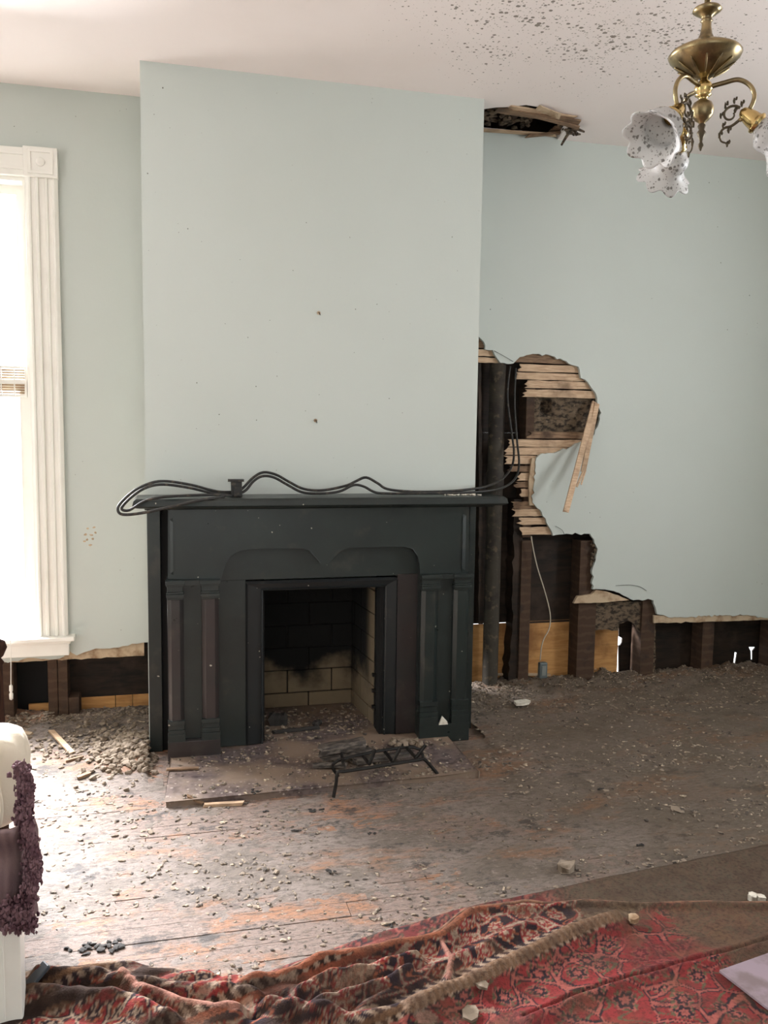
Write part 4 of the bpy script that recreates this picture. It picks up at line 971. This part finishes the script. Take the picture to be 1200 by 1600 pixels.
ur = MB().pz([[(p.x, p.y) for p in fp((1124,1516),(1260,1468),(1300,1640),(1196,1572), z=.053)][::1]], .047, .053)
tag(ur.build('lavender_cloth', LAV, org=(u[0].x, u[0].y, .07), bevel=.002), 'dusty lavender cloth corner showing on the rug at right edge', 'cloth')

# ------------------------------------------------------------------ furniture at the left edge
ay = 2.16
xr_ = X_(33, 1520, ay)
ch = thing('armchair', 'white-legged armchair with cream cushion at the left edge', 'armchair', (xr_-.3, ay+.1, 0))
ztop = Z_(20, 1445, ay)
MB().box(xr_-.055, xr_, ay, ay+.06, .03, ztop).box(xr_-.042, xr_-.038, ay-.003, ay, .05, ztop).build('leg', WHITE, ch, bevel=.004)
MB().box(xr_-.07, xr_+.012, ay-.012, ay+.07, 0, .035).build('foot', WHITE, ch, bevel=.006)
MB().box(xr_-.7, xr_-.056, ay+.005, ay+.05, .1, ztop).build('side_rail', WHITE, ch, bevel=.004)
MB().box(xr_-.7, xr_-.02, ay+.06, ay+.5, .2, ztop).build('seat_base', CREAM, ch, bevel=.02)
def blob(cx, cy, cz, sx, sy, sz, p=4, n=24, wob=.0):
    m = MB()
    for j in range(n+1):
        th = math.pi*j/n
        for i in range(n*2):
            ph = math.pi*i/n; d = V((math.sin(th)*math.cos(ph), math.sin(th)*math.sin(ph), math.cos(th)))
            k = (abs(d.x)**p+abs(d.y)**p+abs(d.z)**p)**(-1/p)
            k *= 1+wob*noise.noise(d*3+V((cx, cz, 0)))
            m.v.append(V((cx+d.x*k*sx, cy+d.y*k*sy, cz+d.z*k*sz)))
    for j in range(n):
        for i in range(n*2): a = j*n*2+i; b = j*n*2+(i+1)%(n*2); m.f.append((a, a+n*2, b+n*2, b))
    return m
z0, z1 = Z_(10,1295,ay), Z_(10,1172,ay); xc = X_(34,1230,ay)
blob(xc-.16, ay+.10, (z0+z1)/2, .16, .085, (z1-z0)/2+.02, 5, wob=.05).build('arm_cushion', CREAM, ch, smooth=True)
m = MB().tube([(xc-.055+.006*math.sin(k), ay+.013, z0+(z1-z0)*k/6) for k in range(7)], .005, 6, 3); m.build('piping', CREAM, ch, smooth=True)
# throw draped over the arm with a chenille edge
thz0 = Z_(30,1450,ay); m = MB(); nn = 40; nv = 50
edgex = lambda t: X_(24+30*sm(0,.55,t)+6*math.sin(t*9), 1200+t*245, ay)      # right border from top to bottom
for j in range(nv+1):
    t = j/nv; z = Z_(30, 1285+t*160, ay); xe = X_(50+5*math.sin(t*7+.5), 1285+t*160, ay-.02)
    for i in range(nn+1):
        s = i/nn; x = xe-.5*(1-s)
        m.v.append(V((x, ay-.035-.02*math.sin(s*16+t*2)*(1-.5*t)-.018*math.sin(t*math.pi*3+s*2)+.05*max(0, s-.93)/.07, z+.012*math.sin(s*9))))
for j in range(nv):
    for i in range(nn): k = j*(nn+1)+i; m.f.append((k, k+nn+1, k+nn+2, k+1))
tw = m.build('throw_blanket', THROW, org=(xr_, ay-.02, thz0), smooth=True, solid=.012); tag(tw, 'mauve plaid throw with plum chenille fringe draped on the armchair', 'throw')
m = MB()
for k in range(4200):
    t = R(0, 1); py = 1195+t*260; px = 38+16*sm(0,.5,t)+5*math.sin(t*13)
    px += random.gauss(0, 3.4) - (abs(random.gauss(0, 7)) if t < .8 else R(0, 60)); py += random.gauss(0, 3)
    if px > 66: continue
    q = onY(px, py, ay-.05+R(-.01,.04)); m.chunk(q, R(.002,.006), R(.002,.006), R(.003,.009), R(0,3))
m.build('fringe', FRINGE, tw, kind='stuff')
# dark wooden chair behind it: finial post and seat corner
cy = 2.95; q = onY(29, 1160, cy+.1)
dc = thing('wooden_chair', 'dark polished wooden chair with ball finial behind the armchair', 'chair', (q.x-.22, cy-.1, 0))
MB().box(q.x-.45, q.x, cy-.32, cy+.10, q.z-.035, q.z).build('seat', DKWOOD, dc, bevel=.01)
fx = X_(-2, 1080, cy+.08); fz_ = Z_(0, 1012, cy+.08)
for k, x in enumerate((fx, fx-.40)):
    MB().lathe([(.018, 0), (.02, q.z-.03), (.017, q.z+.05), (.014, fz_-.06), (.02, fz_-.05), (.010, fz_-.035), (.018, fz_-.028), (.030, fz_), (.024, fz_+.022), (.001, fz_+.034)], (x, cy+.08, 0), (0,0,1), 20).build('back_post', DKWOOD, dc, smooth=True)
for x in (q.x-.03, q.x-.41): MB().lathe([(.014, 0), (.019, q.z*.5), (.016, q.z-.034)], (x, cy-.28, 0), (0,0,1), 14).build('leg', DKWOOD, dc, smooth=True)
for zz2 in (fz_-.12, fz_-.25): MB().box(fx-.39, fx-.01, cy+.07, cy+.09, zz2, zz2+.05).build('back_rail', DKWOOD, dc, bevel=.004)
# dark bar leaning in the lower left
p = onZ(36,1550,.05); q = onZ(74,1505,.09)
tag(MB().obox(p, q, .03, .012, j=.004).build('plastic_bar', M('dark_grey_plastic', srgb(64,70,76), .45).m, org=p, bevel=.003), 'dark grey bar lying on the rug beside the white armchair leg', 'bar')

# ------------------------------------------------------------------ chandelier
D = 2.2
def at(px, py, d=D): r = ray(px, py); return CAM + r*(d/ (r.dot(_fl)))
ca = at(1101, 100); cxh, cyh = ca.x, ca.y
def zc(py): return at(1101, py).z
ch = thing('chandelier', 'aged brass chandelier with three mouldy ruffled glass shades', 'chandelier', (cxh, cyh, HC))
S = D/FPX*1.0   # metres per photo pixel at the fixture
def LT(name, prof, mat=BRASS, n=28, par=None):
    return MB().lathe([(r*S, zc(y)) for r, y in prof], (cxh, cyh, 0), (0,0,1), n).build(name, mat, par or ch, smooth=True)
MB().lathe([(.001, HC-.035), (.02, HC-.034), (.05, HC-.02), (.062, HC-.004), (.062, HC)], (cxh, cyh, 0)).build('canopy', BRASS, ch, smooth=True)
MB().tube([(cxh, cyh, HC-.03), (cxh, cyh, zc(8))], .0075, 12, 1).build('rod', BRASS, ch, smooth=True)
LT('cup', [(4,4),(9,8),(19,13),(21,17),(16,21),(8,27),(7,31),(9,33),(6,36)])
LT('stem', [(7,33),(7,42),(9,54),(13,63),(16,68)])
LT('bowl', [(12,62),(36,74),(50,82),(53,86),(51,91),(43,100),(30,109),(17,117),(9,122),(1,123)])
for k in range(12):
    a = 2*math.pi*k/12; MB().tube([(cxh+math.cos(a)*r*S, cyh+math.sin(a)*r*S, zc(y)-.001) for r, y in ((43,100.5),(34,107),(25,112.5),(15,118.8))], .0022, 6, 3, lambda t: .5+math.sin(t*3.1)*.9).build('bowl_rib', BRASS, ch, smooth=True)
LT('hub', [(5,118),(6,126),(11,131),(13,136),(13,141),(10,146),(12,149),(8,152),(5,156),(7,158)], BRASSB)
LT('ball', [(4,154),(7,157),(13,161),(16,168),(16.5,172),(15,181),(10,188),(5,192),(3,196)])
LT('finial', [(3,192),(6,197),(4,203),(7,208),(4,214),(2,222),(4.5,228),(1,236)], BRONZE)
vx = _rt; vy = _fl     # horizontal directions: photo right and away
for k, az in enumerate((-22, 98, 218)):
    a = math.radians(az); d = vx*math.cos(a)+vy*math.sin(a); up = V((0,0,1)); o = V((cxh, cyh, zc(137)))
    P = lambda r, h: o + d*(r*S) + up*(h*S)
    am = MB().tube([P(9,0), P(28,3), P(48,5), P(64,-5), P(71,-20), P(67,-36), P(58,-47), P(52,-54)], .0058, 10, 6, lambda t: 1-.15*t).build('arm', BRASS, ch, smooth=True)
    # scrolled leafwork under the arm
    sp = []
    for i in range(16):
        th = i*.42; rr = 15*math.exp(-i*.085); sp.append(P(40+rr*math.cos(th+.6), -44+rr*math.sin(th+.6)))
    sc_ = MB().tube(sp, .0032, 6, 2, lambda t: 1.1-.5*t)
    sc_.tube([P(56,-50), P(42,-60), P(32,-62), P(26,-70), P(28,-80), P(36,-84)], .0034, 6, 4, lambda t: 1.1-.5*t)
    for (r, h) in ((54,-30),(44,-24),(32,-30),(26,-44),(30,-58),(38,-66),(37,-85),(26,-72),(46,-38)):
        q = P(r, h); sc_.chunk(q, .0035, .0035, .0085, R(0,3), jag=.3); q = P(r+3, h+3); sc_.chunk(q, .003, .003, .006, R(0,3), jag=.3)
    sc_.build('leaf_scroll', BRONZE, am, smooth=True)
    ax = (d*math.cos(math.radians(42)) - up*math.sin(math.radians(42))).normalized(); b0 = P(58,-43)
    LP = lambda pr: [(r*S, h*S) for r, h in pr]
    so = MB().lathe(LP([(2,-6),(7,-3),(10,4),(12,14),(13,22),(16,24),(16,27),(13,29),(13,32)]), b0, ax, 24).build('socket', BRASSB, ch, smooth=True)
    MB().tube([b0+ax*(28*S)+ax.orthogonal().normalized()*(15*S), b0+ax*(28*S)+ax.orthogonal().normalized()*(22*S)], .003, 8, 1).build('thumb_screw', BRASS, so)
    def ruf(j, i, a_, r, h):
        k_ = max(0, (j-5)/6.); w_ = math.sin(a_*8)*k_**1.5; w2 = math.sin(a_*16+1)*k_**2*.35
        return r*(1+.075*w_+.03*w2), h + (3*w_+1.2*w2)*S
    MB().lathe(LP([(12,28),(14,33),(21,38),(27,45),(28,52),(26,59),(26,65),(29,71),(33,76),(37,80),(40,83),(43,85)]), b0, ax, 96, ruf).build('glass_shade', SHADE, ch, smooth=True, solid=.0025)
for o in list(bpy.data.objects):
    if '_o' in o: del o['_o']
print('objects', len(bpy.data.objects), 'tris', sum(len(m.polygons) for m in bpy.data.meshes))
